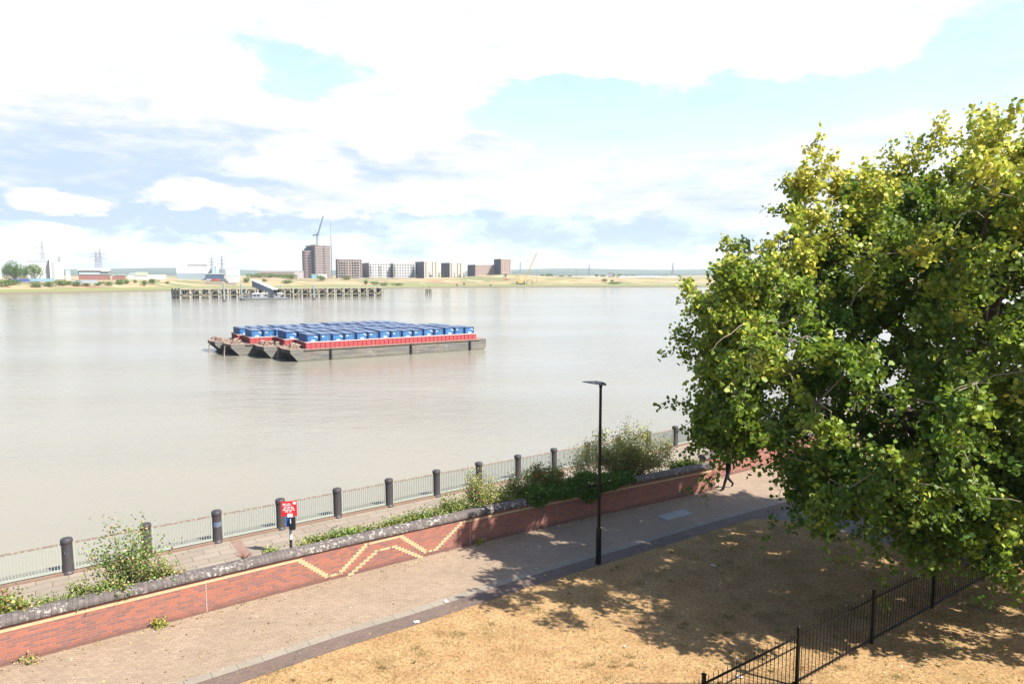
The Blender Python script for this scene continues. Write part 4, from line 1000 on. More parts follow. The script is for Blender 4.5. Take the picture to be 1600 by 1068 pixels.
block('apartment_block', 'cream apartment block with shaded dark flank right of its cream twin', 690, 703, 727, 411, 433, 935, 26, 6, 5, cream, dk, win=(1.7, 2.0), skip=lambda f, b: b in (1, 4) and f < 4)
block('apartment_block', 'low brick apartment block with shaded purple flank beside the brick tower', 731, 743, 774, 414, 433, 930, 24, 5, 8, brickc, (.13, .10, .15), win=(2.0, 1.9))
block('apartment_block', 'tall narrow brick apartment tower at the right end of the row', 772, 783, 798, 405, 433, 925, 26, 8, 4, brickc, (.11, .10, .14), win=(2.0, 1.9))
# left industrial group
def shed(name, label, x0, x1, yt, yb, Y, wall, depth=30, parts=(), cat='warehouse', phi=0, roofc=None):
    A = atY(x0, yb, Y); z0 = -1.0; zt = atY(x0, yt, Y).z; h = zt - z0; th = math.atan2(-A.x, Y); r1 = (x1 - 800) / F; c_, s_ = math.cos(th), math.sin(th)
    W = (r1 * Y - A.x) / (c_ - r1 * s_); m_ = W / (x1 - x0); depth = min(depth, 14)
    o = thing(name, (A.x, Y, z0), label, cat, rz=th); wm = mat('clad %.2f %.2f %.2f' % wall, wall, .7, var=.06, vscale=.1)
    MB().box((W / 2, depth / 2, h / 2), (W, depth, h)).build('wall', wm, o); MB().box((W / 2, depth / 2, h + .3), (W + .6, depth + .6, .6)).build('roof', mat('roof %s' % str(roofc), roofc or (.5, .5, .5), .7), o)
    for (nm, a0, b0, a1, b1, c, pr) in parts:
        X0 = (a0 - x0) * m_; X1 = (a1 - x0) * m_; Z1 = atY(x0, b0, Y).z - z0; Z0 = atY(x0, b1, Y).z - z0
        MB().box(((X0 + X1) / 2, -pr / 2, (Z0 + Z1) / 2), (X1 - X0, pr, Z1 - Z0)).build(nm, mat('c %.2f %.2f %.2f' % c, c, .6, var=.05), o)
    return o
W_ = (.58, .575, .57)
shed('warehouse', 'large white warehouse with a grey vertical stripe behind two round trees', 44, 103, 409, 438, 640, W_, 40, [('tower_box', 80, 404, 90, 437, W_, 6), ('stripe', 83, 409, 88, 437, (.3, .32, .33), 6.3), ('roof_band', 44.5, 405.5, 80, 409.4, (.33, .36, .38), .4)])
shed('warehouse_annex', 'low white annex at the right end of the large white warehouse', 103.5, 113, 423, 437, 635, W_, 25)
shed('warehouse', 'white building cut by the left edge behind the round trees', -40, 6, 410, 438, 690, W_, 40)
shed('office_building', 'low office with white roof, glass band and red brown base', 123, 175, 421, 437, 660, (.22, .085, .07), 30, [('roof_slab', 122, 419, 176, 422.5, W_, 2.0), ('glass_band', 124, 422.5, 174, 429, (.30, .36, .38), .6), ('white_door_panel', 160, 421, 174, 424, W_, 2.4)], cat='office')
shed('store_building', 'low red brown store adjoining the glass banded office', 175.5, 199, 430.5, 438, 662, (.22, .085, .07), 24, [('roof_light', 180, 428.5, 198, 430.5, (.3, .33, .3), .3)])
shed('depot_building', 'long pale low depot right of the red brown store', 200, 262, 430, 438, 700, (.62, .58, .52), 24, [('window_band', 203, 426, 226, 430, (.3, .34, .36), .4), ('louvre_wall', 212, 425, 232, 430.5, (.35, .42, .3), .6)])
b3 = shed('office_building', 'white box building with rows of small square windows above a glazed base', 276, 332, 414.5, 426, 745, W_, 26, [('glazed_base', 276, 426.3, 332, 442, (.22, .28, .32), .4), ('roof_plant', 294, 412.6, 326, 414.6, (.25, .26, .27), .4)], cat='office')
w0 = None
for (cx, cy) in [(278, 417), (283, 417), (290, 417), (294, 417), (300, 417), (308, 417), (312, 417), (283, 422), (290, 422), (304, 422), (308, 422), (312, 422)]:
    X0 = (cx - 276) * .84; Z = atY(276, cy, 745).z + 1; o = MB().box((0, 0, 0), (.9, .2, .9)).build('window', mat('red brown window', (.22, .10, .10), .4), b3) if w0 is None else w0.copy()
    if w0 is not None: COL.objects.link(o); o.parent = b3
    w0 = w0 or o; o.location = (X0, -.25, Z)
shed('glass_tower', 'blue glass stair block joined to the white box building', 332.5, 344, 416, 430, 747, (.30, .42, .52), 20, [('white_fin', 339.5, 416, 343.5, 430, W_, .8)], cat='office')
shed('navy_building', 'dark navy low building in front of the blue glass block', 321, 352, 428, 435.5, 725, (.025, .06, .11), 12, cat='building')
shed('white_building', 'smaller white building with a row of red windows right of the pylons', 353, 377, 420, 429, 745, W_, 22, [('window', 356, 423, 357.5, 424.6, (.3, .12, .1), .2), ('window', 363, 423, 364.5, 424.6, (.3, .12, .1), .2), ('window', 368, 423, 369.5, 424.6, (.3, .12, .1), .2), ('window', 373, 423, 374.5, 424.6, (.3, .12, .1), .2), ('glazed_base', 354, 429, 376, 434, (.34, .38, .4), .2)], cat='office')
shed('site_cabin', 'white cabin on the bank behind the left half of the jetty', 357, 376, 433.5, 439.5, 700, W_, 6, [('door', 359, 435, 361, 439.5, (.3, .3, .3), .2)], cat='cabin')
shed('brick_terrace', 'long low brown brick terrace far behind the jetty', 403, 469, 424, 433, 1000, (.30, .21, .17), 20, [('window_row', 406, 426, 466, 427, (.1, .1, .1), .2), ('window_row', 406, 429, 466, 430, (.1, .1, .1), .2)], cat='terrace')
for a, b, c, l in [(404, 411, 422, 'left'), (430, 437, 422.5, 'middle'), (457, 464, 422, 'right')]:
    pass
shed('site_cabin', 'grey site cabin at the foot of the half built tower', 460, 476, 424, 434, 860, (.40, .36, .36), 10, cat='cabin')
shed('site_cabin', 'white site cabin between the half built tower and the far bank', 497, 512, 428.5, 433, 840, W_, 8, cat='cabin')
shed('site_cabin', 'teal site cabin in front of the half built tower', 487, 497, 429, 433, 838, (.12, .35, .4), 8, cat='cabin')
# hoardings, low walls, vehicles
def far_box(name, label, cat, px0, px1, yt, Y, col, group=None):
    A = atY(px0, 437, Y); m_ = Y / F; W = (px1 - px0) * m_; zt = atY(px0, yt, Y).z; z0 = zt - (2.6 if W < 14 else 2.2)
    o = thing(name, (A.x, Y, z0 - .6), label, cat, group); mm = mat('v %.2f %.2f %.2f' % col, col, .5, var=.08)
    if W > 14:
        MB().box((W / 2, 0, 1.3), (W, .15, 2.6)).build('panel', mm, o)
        for k in range(6): MB().box((W * k / 5, .12, 1.4), (.15, .1, 2.8)).build('post', mat('post grey', (.3, .3, .3), .7), o)
    else:
        MB().box((W / 2, 0, 1.75), (W, 2.2, 1.9)).build('body', mm, o); MB().box((W * .86, 0, 1.45), (W * .24, 2.24, .7)).build('cab', mat('cab glass', (.08, .1, .12), .3), o)
        for x in (W * .2, W * .8): MB().tube([(x, -1.15, .95), (x, 1.15, .95)], .48, 10).build('wheel', m_blk, o)
    return o
far_box('hoarding', 'long blue hoarding below the two round trees', 'hoarding', 12, 46, 435, 560, (.10, .15, .42)); far_box('hoarding', 'pale blue hoarding in front of the large white warehouse', 'hoarding', 47, 84, 434.5, 565, (.32, .52, .62))
far_box('hoarding', 'pale fence panels in front of the glass banded office', 'hoarding', 114, 152, 437, 570, (.5, .55, .6))
for px, c, l in [(331, (.55, .05, .05), 'red truck parked left of the white cabin'), (338, (.6, .12, .14), 'red van parked beside the red truck'), (323, W_, 'white van parked under the navy building'), (346, (.16, .2, .3), 'dark blue van parked nearest the white cabin'),
                 (788, (.6, .08, .12), 'red lorry on the bank left of the yellow crane')]:
    far_box('parked_vehicle', l, 'vehicle', px, px + 7, 435.0, 706 if px < 700 else 820, c, 'vehicles parked on the far bank')
A = atY(300, 444, 520)
o = MB().box((0, 0, 0), (30, 1, 2.2)).build('low_wall', mat('bank wall', (.38, .30, .27), .9)); o.location = (atY(345, 443, 650).x, 650, .6); tag(o, 'low pinkish wall on the bank behind the left part of the jetty', 'wall')
o = MB().box((0, 0, 0), (70, 3, 1.2)).build('flood_bund', mat('bund', (.4, .36, .3), .9)); o.location = (atY(590, 440, 800).x, 860, 4.6); tag(o, 'long low pale wall in front of the white apartment blocks', 'wall')

def pylon(px, yt, Y, label, w=1.0):
    p = atY(px, 432, Y); zt = atY(px, yt, Y).z; o = thing('pylon', (p.x, Y, 0), label, 'pylon', 'electricity pylons on the skyline'); h = zt; m = mat('galvanised lattice', (.20, .20, .23), .7)
    r = .00018 * Y * w; mb = MB(); lattice(mb, (0, 0, 0), (0, 0, h * .45), h * .17, 6, r, h * .075); lattice(mb, (0, 0, h * .45), (0, 0, h * .9), h * .075, 9, r, h * .03); mb.bar((0, 0, h * .9), (0, 0, h), r * 2); mb.build('mast', m, o)
    for zz, ww in ((.62, .34), (.76, .42), (.9, .28)):
        mb = MB(); L = h * ww / 2
        for s in (-1, 1):
            mb.bar((0, 0, h * zz), (s * L, 0, h * zz), r * 1.6); mb.bar((0, 0, h * (zz + .03)), (s * L, 0, h * zz), r * 1.3); mb.bar((s * L, 0, h * zz), (s * L, 0, h * (zz - .03)), r * 1.4)
        mb.build('cross_arm', m, o)
for a in [(69, 371, 900, 'tallest pylon, rising behind the large white warehouse'), (94, 399, 1700, 'small distant pylon right of the tallest one'), (152, 390, 1150, 'left pylon of the close pair behind the office'),
          (158, 384, 1050, 'right and taller pylon of the close pair behind the office'), (331.5, 401, 1500, 'left pylon above the white box building'), (347.5, 398, 1450, 'right pylon above the white box building'),
          (813, 408, 1500, 'pylon behind the yellow crane'), (900.5, 420, 2300, 'tiny pylon far across the heath'), (920.5, 412, 1900, 'pylon on the skyline right of the tiny one'), (1051, 409, 1800, 'lone pylon beside the poplar crown')]: pylon(*a)

# yellow crawler crane
def crawler():
    Y = 790; p = atY(815, 445, Y); z0 = land_z(p.x, Y, Y - shore_y(p.x)) - .3; o = thing('crawler_crane', (p.x, Y, z0), 'yellow crawler crane with long raised boom on the far bank', 'crane'); y_ = mat('yellow machine paint', (.62, .42, .07), .5); b_ = m_blk
    for s in (-1, 1):
        mb = MB(); mb.prism([(-4, s * 2.4 - .5), (4, s * 2.4 - .5), (4, s * 2.4 + .5), (-4, s * 2.4 + .5)], .1, 1.3); mb.build('track', b_, o)
    MB().box((-1.2, 0, 2.6), (7.5, 3.2, 2.2)).build('machine_house', y_, o); MB().box((3.2, -1, 2.8), (1.6, 1.5, 2.4)).build('cab', mat('cab glass', (.08, .1, .12), .3), o); MB().box((-5.4, 0, 2.2), (1.8, 3.4, 2.4)).build('counterweight', b_, o)
    e = atY(838, 397, Y) - Vector((p.x, Y, z0)); mb = MB(); lattice(mb, (2, 0, 2), e, 1.7, 14, .26, 1.0); bo = mb.build('boom', y_, o); MB().box(tuple(e), (1.6, 1.2, 1.6)).build('boom_head', y_, bo)
    mb = MB(); lattice(mb, (-2, 0, 3.5), (-4.5, 0, 11), 1.4, 4, .2, .8); mb.bar((-4.5, 0, 11), e, .12); mb.bar((-4.5, 0, 11), (-5.4, 0, 3), .14); mb.build('mast', y_, o)
    mb = MB(); mb.bar(e, (e.x + .4, e.y, 5), .1); mb.box((e.x + .4, e.y, 4.8), (.8, .8, 1.2)); mb.build('hook', b_, o)
crawler()
p = atY(822, 445, 780); o = thing('piling_frame', (p.x + 4, 782, land_z(p.x + 4, 782, 782 - shore_y(p.x)) - .3), 'dark steel frame standing at the foot of the yellow crane', 'frame')
for x in (-3, 3): MB().box((x, 0, 3), (.6, .6, 6)).build('leg', mat('dark steel', (.08, .06, .06), .7), o)
MB().box((0, 0, 5.6), (6.6, .7, .6)).build('crossbeam', mat('dark steel', (.08, .06, .06), .7), o)

# ------------------------------------------------------------------ far trees and bushes
def ball_tree(name, label, cat, group, px, yb, wpx, hpx, Y, cols, wts, n=700, trunk=True):
    m_ = Y / F; p = atY(px, yb, Y); r = wpx * m_ / 2; h = hpx * m_; z0 = p.z; o = thing(name, (p.x, Y, z0), label, cat, group)
    tz = h * .25 if trunk else .1; mb = MB(); mb.tube([(0, 0, -1.5), (0, 0, tz), (0, 0, h * .7)], [h * .05, h * .035, h * .01], 6)
    for k in range(4): a = rnd.random() * 6.28; mb.tube([(0, 0, tz), (math.cos(a) * r * .6, math.sin(a) * r * .5, h * .65)], [h * .02, h * .008], 4)
    mb.build('trunk', BARK, o)
    nb = 11; B = rng.normal(size=(nb, 3)); B /= np.linalg.norm(B, axis=1)[:, None]; B *= rng.uniform(.3, .74, (nb, 1)); B = B * [r, r * .8, (h - tz) * .5] + [0, 0, tz + (h - tz) * .44]
    i = rng.integers(0, nb, n); d = rng.normal(size=(n, 3)); d /= np.linalg.norm(d, axis=1)[:, None]; P = B[i] + d * [r * .42, r * .35, (h - tz) * .28] * rng.uniform(.7, 1.08, (n, 1)); P[:, 2] = np.maximum(P[:, 2], .1)
    leaf_mesh('crown', P, rng.uniform(.75, 1.3, n) * max(.4, 1.5 * math.sqrt(r * h / n) * 1.9), palette(n, cols, wts), LEAF, o, up=1.0); return o
GG = [(.06, .14, .025), (.10, .19, .035), (.15, .23, .05)]
ball_tree('round_tree', 'larger of the two round green trees in front of the white warehouse', 'tree', 'round trees by the warehouse', 24, 437, 46, 31, 575, GG, [3, 3, 2], 5200, trunk=False)
ball_tree('round_tree', 'smaller round green tree right of the larger one before the warehouse', 'tree', 'round trees by the warehouse', 54, 437, 36, 25, 572, GG, [3, 3, 2], 4200, trunk=False)
bl = [(3, 447, 34, 10), (20, 445, 26, 9), (57, 449, 24, 8), (78, 448, 22, 8), (95, 446, 22, 9), (108, 445, 14, 6), (122, 447, 18, 8), (135, 447, 14, 9), (155, 446, 18, 7), (170, 446, 14, 6), (186, 444, 20, 8), (197, 443, 12, 7), (212, 442, 8, 5), (225, 446, 12, 8),
      (240, 443, 16, 8), (262, 443, 8, 4), (341, 437, 9, 7), (386, 441, 12, 8), (398, 434, 30, 8), (420, 434, 26, 7), (440, 435, 24, 7), (455, 436, 26, 8), (414, 440, 10, 5), (450, 443, 20, 6), (500, 438, 20, 7), (541, 437, 16, 6), (572, 444, 8, 8), (585, 445, 16, 5),
      (600, 446, 18, 5), (620, 446, 22, 4), (714, 446.5, 3.4, 2.6), (725, 445.5, 4.5, 4), (767, 446.5, 3, 2.4), (944, 440, 13, 4.5), (957, 440.5, 8, 3.5), (960, 444, 26, 4), (673, 433, 4, 5), (686, 433, 3, 4), (693, 433, 4, 5), (718, 433, 4, 4), (790, 433, 6, 5), (650, 433, 4, 4)]
for i, (px, yb, w, h) in enumerate(sorted(bl)):
    Y = 14.5 * F / (shore_y((px - 800) * .7) and 1) if False else None
    X = (px - 800) / F * 600; 
    # stand the bush on the land: walk out along the sight line
    Yq = 430
    for _ in range(900):
        Yq += 1.5; X = (px - 800) / F * Yq; tt = Yq - shore_y(X)
        if tt > 4 and land_z(X, Yq, tt) >= atY(px, yb, Yq).z: break
        if Yq > 905: break
    ball_tree('bush', 'scrubby green bush on the far bank, %s from the left' % (ORD[i] if i < 30 else 'thirty-%s' % ORD[i - 30] if i < 39 else ('fortieth' if i == 39 else 'forty-' + ORD[i - 40])), 'bush', 'scrub bushes on the far bank', px, yb, w * 1.15, h * 1.15, Yq, GG + [(.17, .17, .06)], [2, 3, 2, 2], int(260 + w * 8), trunk=False)
tl = [(742 + 0, 0)]
for i, (px, h, w) in enumerate([(848, 5, 12), (858, 6, 14), (878, 4, 12), (890, 3.5, 9), (932, 5, 9), (941, 4, 12), (952, 8, 9), (958, 7, 8), (968, 5, 12), (980, 4.5, 12), (990, 4.5, 10), (1040, 4, 14), (1060, 4, 12), (805, 5, 8)]):
    ball_tree('distant_tree', 'small distant tree on the heath skyline, %s from the left' % ORD[sorted([848, 858, 878, 890, 932, 941, 952, 958, 968, 980, 990, 1040, 1060, 805]).index(px)], 'tree', 'distant skyline trees', px, 433.2, w, h, 1150, GG, [2, 3, 2], 260)
o = MB().box((0, 0, 0), (95, 12, 3.2)).build('long_shed', mat('pale roof', (.75, .75, .74), .6)); o.location = (atY(1012, 431, 1100).x, 1100, atY(1012, 432.6, 1100).z); tag(o, 'long low white shed on the skyline left of the poplar', 'shed')
o = MB().box((0, 0, 0), (150, 12, 3.0)).build('long_shed', mat('pale roof', (.75, .75, .74), .6)); o.location = (atY(890, 431, 1250).x, 1250, atY(890, 432.6, 1250).z); tag(o, 'long low white shed on the skyline right of the yellow crane', 'shed')
shed('red_building', 'pair of small grey gabled buildings among the skyline trees', 950, 957, 426, 432, 1140, (.4, .36, .4), 12, cat='building')

# ================================================================== JETTY
def jetty():
    a = at(268, 466.5, WZ).to_2d(); b = at(601, 462.3, WZ).to_2d(); d = b - a; L = d.length; ang = math.atan2(d.y, d.x); W = 9.0; zd = 5.9
    o = thing('timber_jetty', (a.x, a.y, WZ), 'long derelict timber jetty on many piles near the far bank', 'jetty', rz=ang)
    tar = mat('tarred pile', (.035, .042, .035), .85, var=.4, vscale=.8); pal = mat('bleached timber', (.36, .31, .20), .9, var=.3, vscale=.8, col2=(.14, .13, .09)); brn = mat('wet timber', (.11, .075, .05), .8, var=.3)
    MB().box((L / 2, W / 2, zd - .25), (L, W, .5)).build('deck', mat('jetty deck', (.30, .26, .22), .9, var=.3, vscale=.5), o)
    MB().box((L / 2, -.15, zd - .45), (L, .3, .55)).build('edge_beam', pal, o)
    N = 49; p0 = None; p1 = None
    for i in range(N):
        x = .5 + (L - 1) * i / (N - 1)
        for row, y in ((0, .1), (1, W - .4)):
            key = (i % 2 == 0 and row == 0 and i > 3)
            if key: 
                if p0 is None: p0 = MB().tube([(0, 0, -2), (0, 0, zd - .5)], .30, 8).build('pile', pal, o); q = p0
                else: q = p0.copy(); COL.objects.link(q)
            else:
                if p1 is None: p1 = MB().tube([(0, 0, -2), (0, 0, zd - .5)], .42, 8).build('pile', tar, o); q = p1
                else: q = p1.copy(); COL.objects.link(q)
            q.parent = o; q.location = (x, y, 0); q.rotation_euler = (rnd.uniform(-.02, .02), rnd.uniform(-.03, .03), 0)
    MB().box((L / 2, -.35, 1.9), (L, .3, .4)).build('waler', pal, o); MB().box((L / 2, W * .5, 2.2), (L, .3, .5)).build('waler', brn, o)
    for i in range(0, N - 2):
        x = .5 + (L - 1) * i / (N - 1); s = 1 if (i // 2) % 2 else -1; x2 = x + L / N * 2
        MB().bar((x if s > 0 else x2, -.5, .5 if i % 4 else 1.8), (x2 if s > 0 else x, -.5, zd - .8), .30).build('brace', pal if i % 4 else tar, o)
    for k in range(24):
        x = L * (k + .5) / 24; mb = MB()
        for j in range(4): mb.tube([(x - 1.3 + j * .8, W * (.25 + .15 * j), -2), (x - 1.3 + j * .8, W * (.25 + .15 * j), zd - .5)], .36, 6)
        mb.build('pile_cluster', tar, o)
    for x in (.5, 2.2, 3.9): MB().tube([(x, -.8, -2), (x + .3, -.5, zd + .2)], .5, 8).build('fender_pile', tar, o)
    for x in (L * .2, L * .42): MB().bar((x, .3, zd), (x, .3, zd + 1.6), .25).build('mooring_post', pal, o)
jetty()
m_mono = mat('pale blue grey steel pile', (.24, .29, .32), .6, var=.15, vscale=.4)
for px, yt, yb, l in [(350.5, 443, 470.5, 'grey mooring pile standing alone left of the pontoon'), (378, 443.5, 468.5, 'grey mooring pile at the left end of the pontoon'), (440, 446, 464, 'grey mooring pile at the right end of the pontoon'), (490.5, 445, 467.5, 'grey mooring pile standing right of the pontoon')]:
    p = at(px, yb, WZ); zt = atY(px, yt, p.y).z - WZ; o = thing('mooring_pile', (p.x, p.y, WZ), l, 'pile', 'steel mooring piles by the jetty')
    MB().tube([(0, 0, -2), (0, 0, zt)], .42, 12).build('shaft', m_mono, o, smooth=True); MB().lathe([(.42, zt), (.3, zt + .5), (.05, zt + .9)], n=12).build('cone_cap', m_mono, o, smooth=True)
    MB().lathe([(.9, -.2), (.95, .2), (.9, .7), (.5, .75)], n=12).build('collar', mat('dark fender', (.05, .05, .05), .8), o, smooth=True)
def pontoon():
    a = at(378, 469, WZ); b = at(453, 467.5, WZ); L = (b - a).length; o = thing('pontoon', (a.x, a.y, WZ), 'floating landing pontoon with grey waiting room moored before the jetty', 'pontoon', rz=math.atan2(b.y - a.y, b.x - a.x)); u = L / 75
    hull = mat('pontoon hull', (.07, .08, .085), .6, var=.2); gr = mat('grey cladding', (.20, .21, .25), .6, var=.1, vscale=.5)
    MB().prism([(0, 1), (2, 0), (L - 1, 0), (L, 2), (L, 7), (L - 1, 8), (1, 8), (0, 6)], -.5, .9).build('hull', hull, o); MB().box((L / 2, 4, .95), (L - 1, 7.4, .1)).build('deck', mat('pontoon deck', (.33, .33, .32), .7), o)
    c = MB().box((L * .52, 4, 2.2), (L * .60, 4.2, 2.3)).build('cabin', gr, o); MB().box((L * .55, 4, 3.5), (L * .66, 5.2, .3)).build('cabin_roof', mat('white roof', (.72, .72, .72), .5), c)
    for k in range(7): MB().box((L * (.28 + .075 * k), 1.86, 2.3), (1.0, .1, .9)).build('window', mat('lit window', (.5, .48, .4), .4) if k in (2, 4, 5) else m_glass, c)
    for k in range(11): MB().box((1.2 + (L - 2.4) * k / 10, .35, 1.5), (.08, .08, 1.1)).build('railing_post', gr, o)
    MB().box((L / 2, .35, 2.0), (L - 2.4, .08, .08)).build('handrail', gr, o)
    MB().box((L * .16, 3, 2.0), (2.2, 2.5, 2.0)).build('winch_box', hull, o)
    # covered gangway from the jetty down to the deck
    g = thing('gangway', (0, 0, 0), 'covered grey gangway sloping from the jetty down to the pontoon', 'gangway'); Y = a.y + 9
    p0 = atY(397, 448, Y + 10); p1 = atY(430, 459, Y); d = (p1 - p0); g.location = p0; n = Vector((-d.y, d.x, 0)).normalized() * 1.4
    side = MB(); roof = MB(); fl_ = MB()
    for s in (-1, 1):
        A = n * s; side.add([A, d + A, d + A + Vector((0, 0, 2.4)), A + Vector((0, 0, 3.6)), A * .93, d + A * .93, d + A * .93 + Vector((0, 0, 2.4)), A * .93 + Vector((0, 0, 3.6))], [(0, 1, 2, 3), (7, 6, 5, 4), (0, 3, 7, 4), (1, 5, 6, 2), (3, 2, 6, 7), (0, 4, 5, 1)])
    side.build('side_wall', gr, g)
    up = Vector((0, 0, 3.65)); u2 = Vector((0, 0, 2.45)); th = Vector((0, 0, .35)); N = n * 1.25
    roof.add([up - N, up + N, d + u2 + N, d + u2 - N, up - N + th, up + N + th, d + u2 + N + th, d + u2 - N + th], [(0, 1, 2, 3), (7, 6, 5, 4), (0, 4, 5, 1), (1, 5, 6, 2), (2, 6, 7, 3), (3, 7, 4, 0)]); roof.build('roof', mat('white roof', (.72, .72, .72), .5), g)
    fl_.add([-n, n, d + n, d - n], [(0, 1, 2, 3)]); fl_.build('floor', hull, g)
pontoon()
p = at(669.5, 461, WZ); o = thing('dolphin', (p.x, p.y, WZ), 'timber dolphin of four piles standing alone in mid river', 'dolphin'); tm = mat('dolphin timber', (.13, .14, .11), .9, var=.3, vscale=.8)
for x in (-2, -.7, .8, 2): MB().tube([(x, (abs(x) > 1) * .8, -2), (x * .8, 0, 4.3)], .36, 8).build('pile', tm, o)
MB().box((0, 0, 3.9), (4.4, 2, .5)).build('top_beam', tm, o); MB().box((0, -.6, 1.9), (4.6, .3, .4)).build('waler', tm, o); MB().tube([(.3, 0, 4), (.3, 0, 6.6)], .12, 6).build('mast', tm, o); MB().box((.3, 0, 5.3), (.9, .1, .7)).build('day_mark', tm, o)

# ================================================================== BARGES
BA = R(32.5); BD = Vector((math.cos(BA), math.sin(BA), 0)); BN = Vector((-math.sin(BA), math.cos(BA), 0))
b0 = at(471, 564.7, WZ)                               # where the near side of the nearest bow meets the water
def hull_mat():
    m = bpy.data.materials.new('weathered hull'); m.use_nodes = True; t = NT(m.node_tree); p = m.node_tree.nodes['Principled BSDF']
    co = t.node('ShaderNodeTexCoord').outputs['Object']; st = t.mapping(co, scale=(.5, 1, .12)); hz = t.mapping(co, scale=(.08, 1, 1.6))
    c = t.mix(t.ramp(t.noise(hz, 1.9, 7, .7), .45, .58), (.125, .112, .09), (.065, .065, .065))
    c = t.mix(t.ramp(t.noise(st, 1.8, 6, .7), .55, .7), c, (.105, .07, .04))
    c = t.mix(t.ramp(t.noise(t.mapping(co, scale=(.3, 1, .5), loc=(4, 0, 0)), 1.1, 5, .65), .58, .72), c, (.20, .19, .165))
    s_ = t.node('ShaderNodeSeparateXYZ'); t.put(s_.inputs[0], co); w = t.math('ADD', s_.outputs[2], t.math('MULTIPLY', t.noise(st, 2, 4, .6), .3))
    c = t.mix(t.ramp(w, .42, .18), c, (.05, .055, .035))
    t.put(p.inputs['Base Color'], t.mix(1.0, c, (.81, .81, .81), 'MULTIPLY')); p.inputs['Roughness'].default_value = .8; return m
m_hull = hull_mat()
m_bow = mat('shaded bow plating', (.022, .022, .025), .6, var=.4, vscale=.5, col2=(.10, .055, .03), c2at=(.60, .74), spec=.3)  # shade of the raked underside put into the near-black colour, with rust patches
m_deckb = mat('rusty deck', (.30, .20, .15), .9, var=.4, vscale=1.2, col2=(.14, .09, .07))
m_coam = mat('red coaming', (.36, .04, .045), .6, var=.25, vscale=1.2, col2=(.30, .09, .07), c2at=(.58, .72)); m_lip = mat('pale coaming lip', (.70, .50, .46), .7, var=.25, vscale=2)
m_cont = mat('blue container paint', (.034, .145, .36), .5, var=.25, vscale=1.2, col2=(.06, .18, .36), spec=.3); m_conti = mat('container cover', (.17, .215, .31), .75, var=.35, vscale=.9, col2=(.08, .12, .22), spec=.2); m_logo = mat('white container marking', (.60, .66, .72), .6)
LB, WB, HB = 34.6, 6.9, 2.05
CW, CL, CHt = 1.94, 5.6, 2.4
def container(kindlogo):
    t = thing('container', (0, 0, 0), 'x', 'container', 'blue containers loaded on the barges'); w, l, h = CW, CL, CHt      # local x along the barge, y across
    mb = MB(); mb.box((0, 0, h / 2), (w - .14, l - .14, h - .14))
    for k in range(13): mb.box((w / 2 - .04, -l / 2 + .4 + k * .4, h / 2), (.06, .2, h - .4)); mb.box((-w / 2 + .04, -l / 2 + .4 + k * .4, h / 2), (.06, .2, h - .4))
    mb.build('body', m_cont, t)
    mb = MB()
    for sx in (-1, 1):
        for sy in (-1, 1): mb.box((sx * (w / 2 - .07), sy * (l / 2 - .07), h / 2), (.14, .14, h))
        mb.box((sx * (w / 2 - .05), 0, h - .05), (.10, l - .28, .10)); mb.box((sx * (w / 2 - .05), 0, .08), (.10, l - .28, .14))
    for sy in (-1, 1): mb.box((0, sy * (l / 2 - .05), h - .05), (w - .28, .10, .10)); mb.box((0, sy * (l / 2 - .05), .08), (w - .28, .10, .14))
    mb.build('frame', mat('container frame blue', (.012, .04, .13), .5, spec=.3), t)
    if kindlogo == 0:
        for c_, d_ in [((.05, 1.38), (.62, .22)), ((.42, 2.05), (.4, .12)), ((.72, 1.9), (.16, .2))]: MB().box((c_[0], -l / 2 + .04, c_[1]), (d_[0], .06, d_[1])).build('marking', m_logo, t)
    else:
        for k in range(4): MB().box((-.66 + k * .44, -l / 2 + .03, 1.3), (.05, .08, 2.1)).build('lock_rod', mat('door rod', (.10, .22, .38), .5), t)
        MB().box((-.44, -l / 2 + .04, 2.0), (.34, .05, .16)).build('marking', m_logo, t)
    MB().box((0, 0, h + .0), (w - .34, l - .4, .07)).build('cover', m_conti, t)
    return t
cp = [container(0), container(1)]; used = [False, False]
BNAME = ['nearest', 'second nearest', 'third', 'farthest']
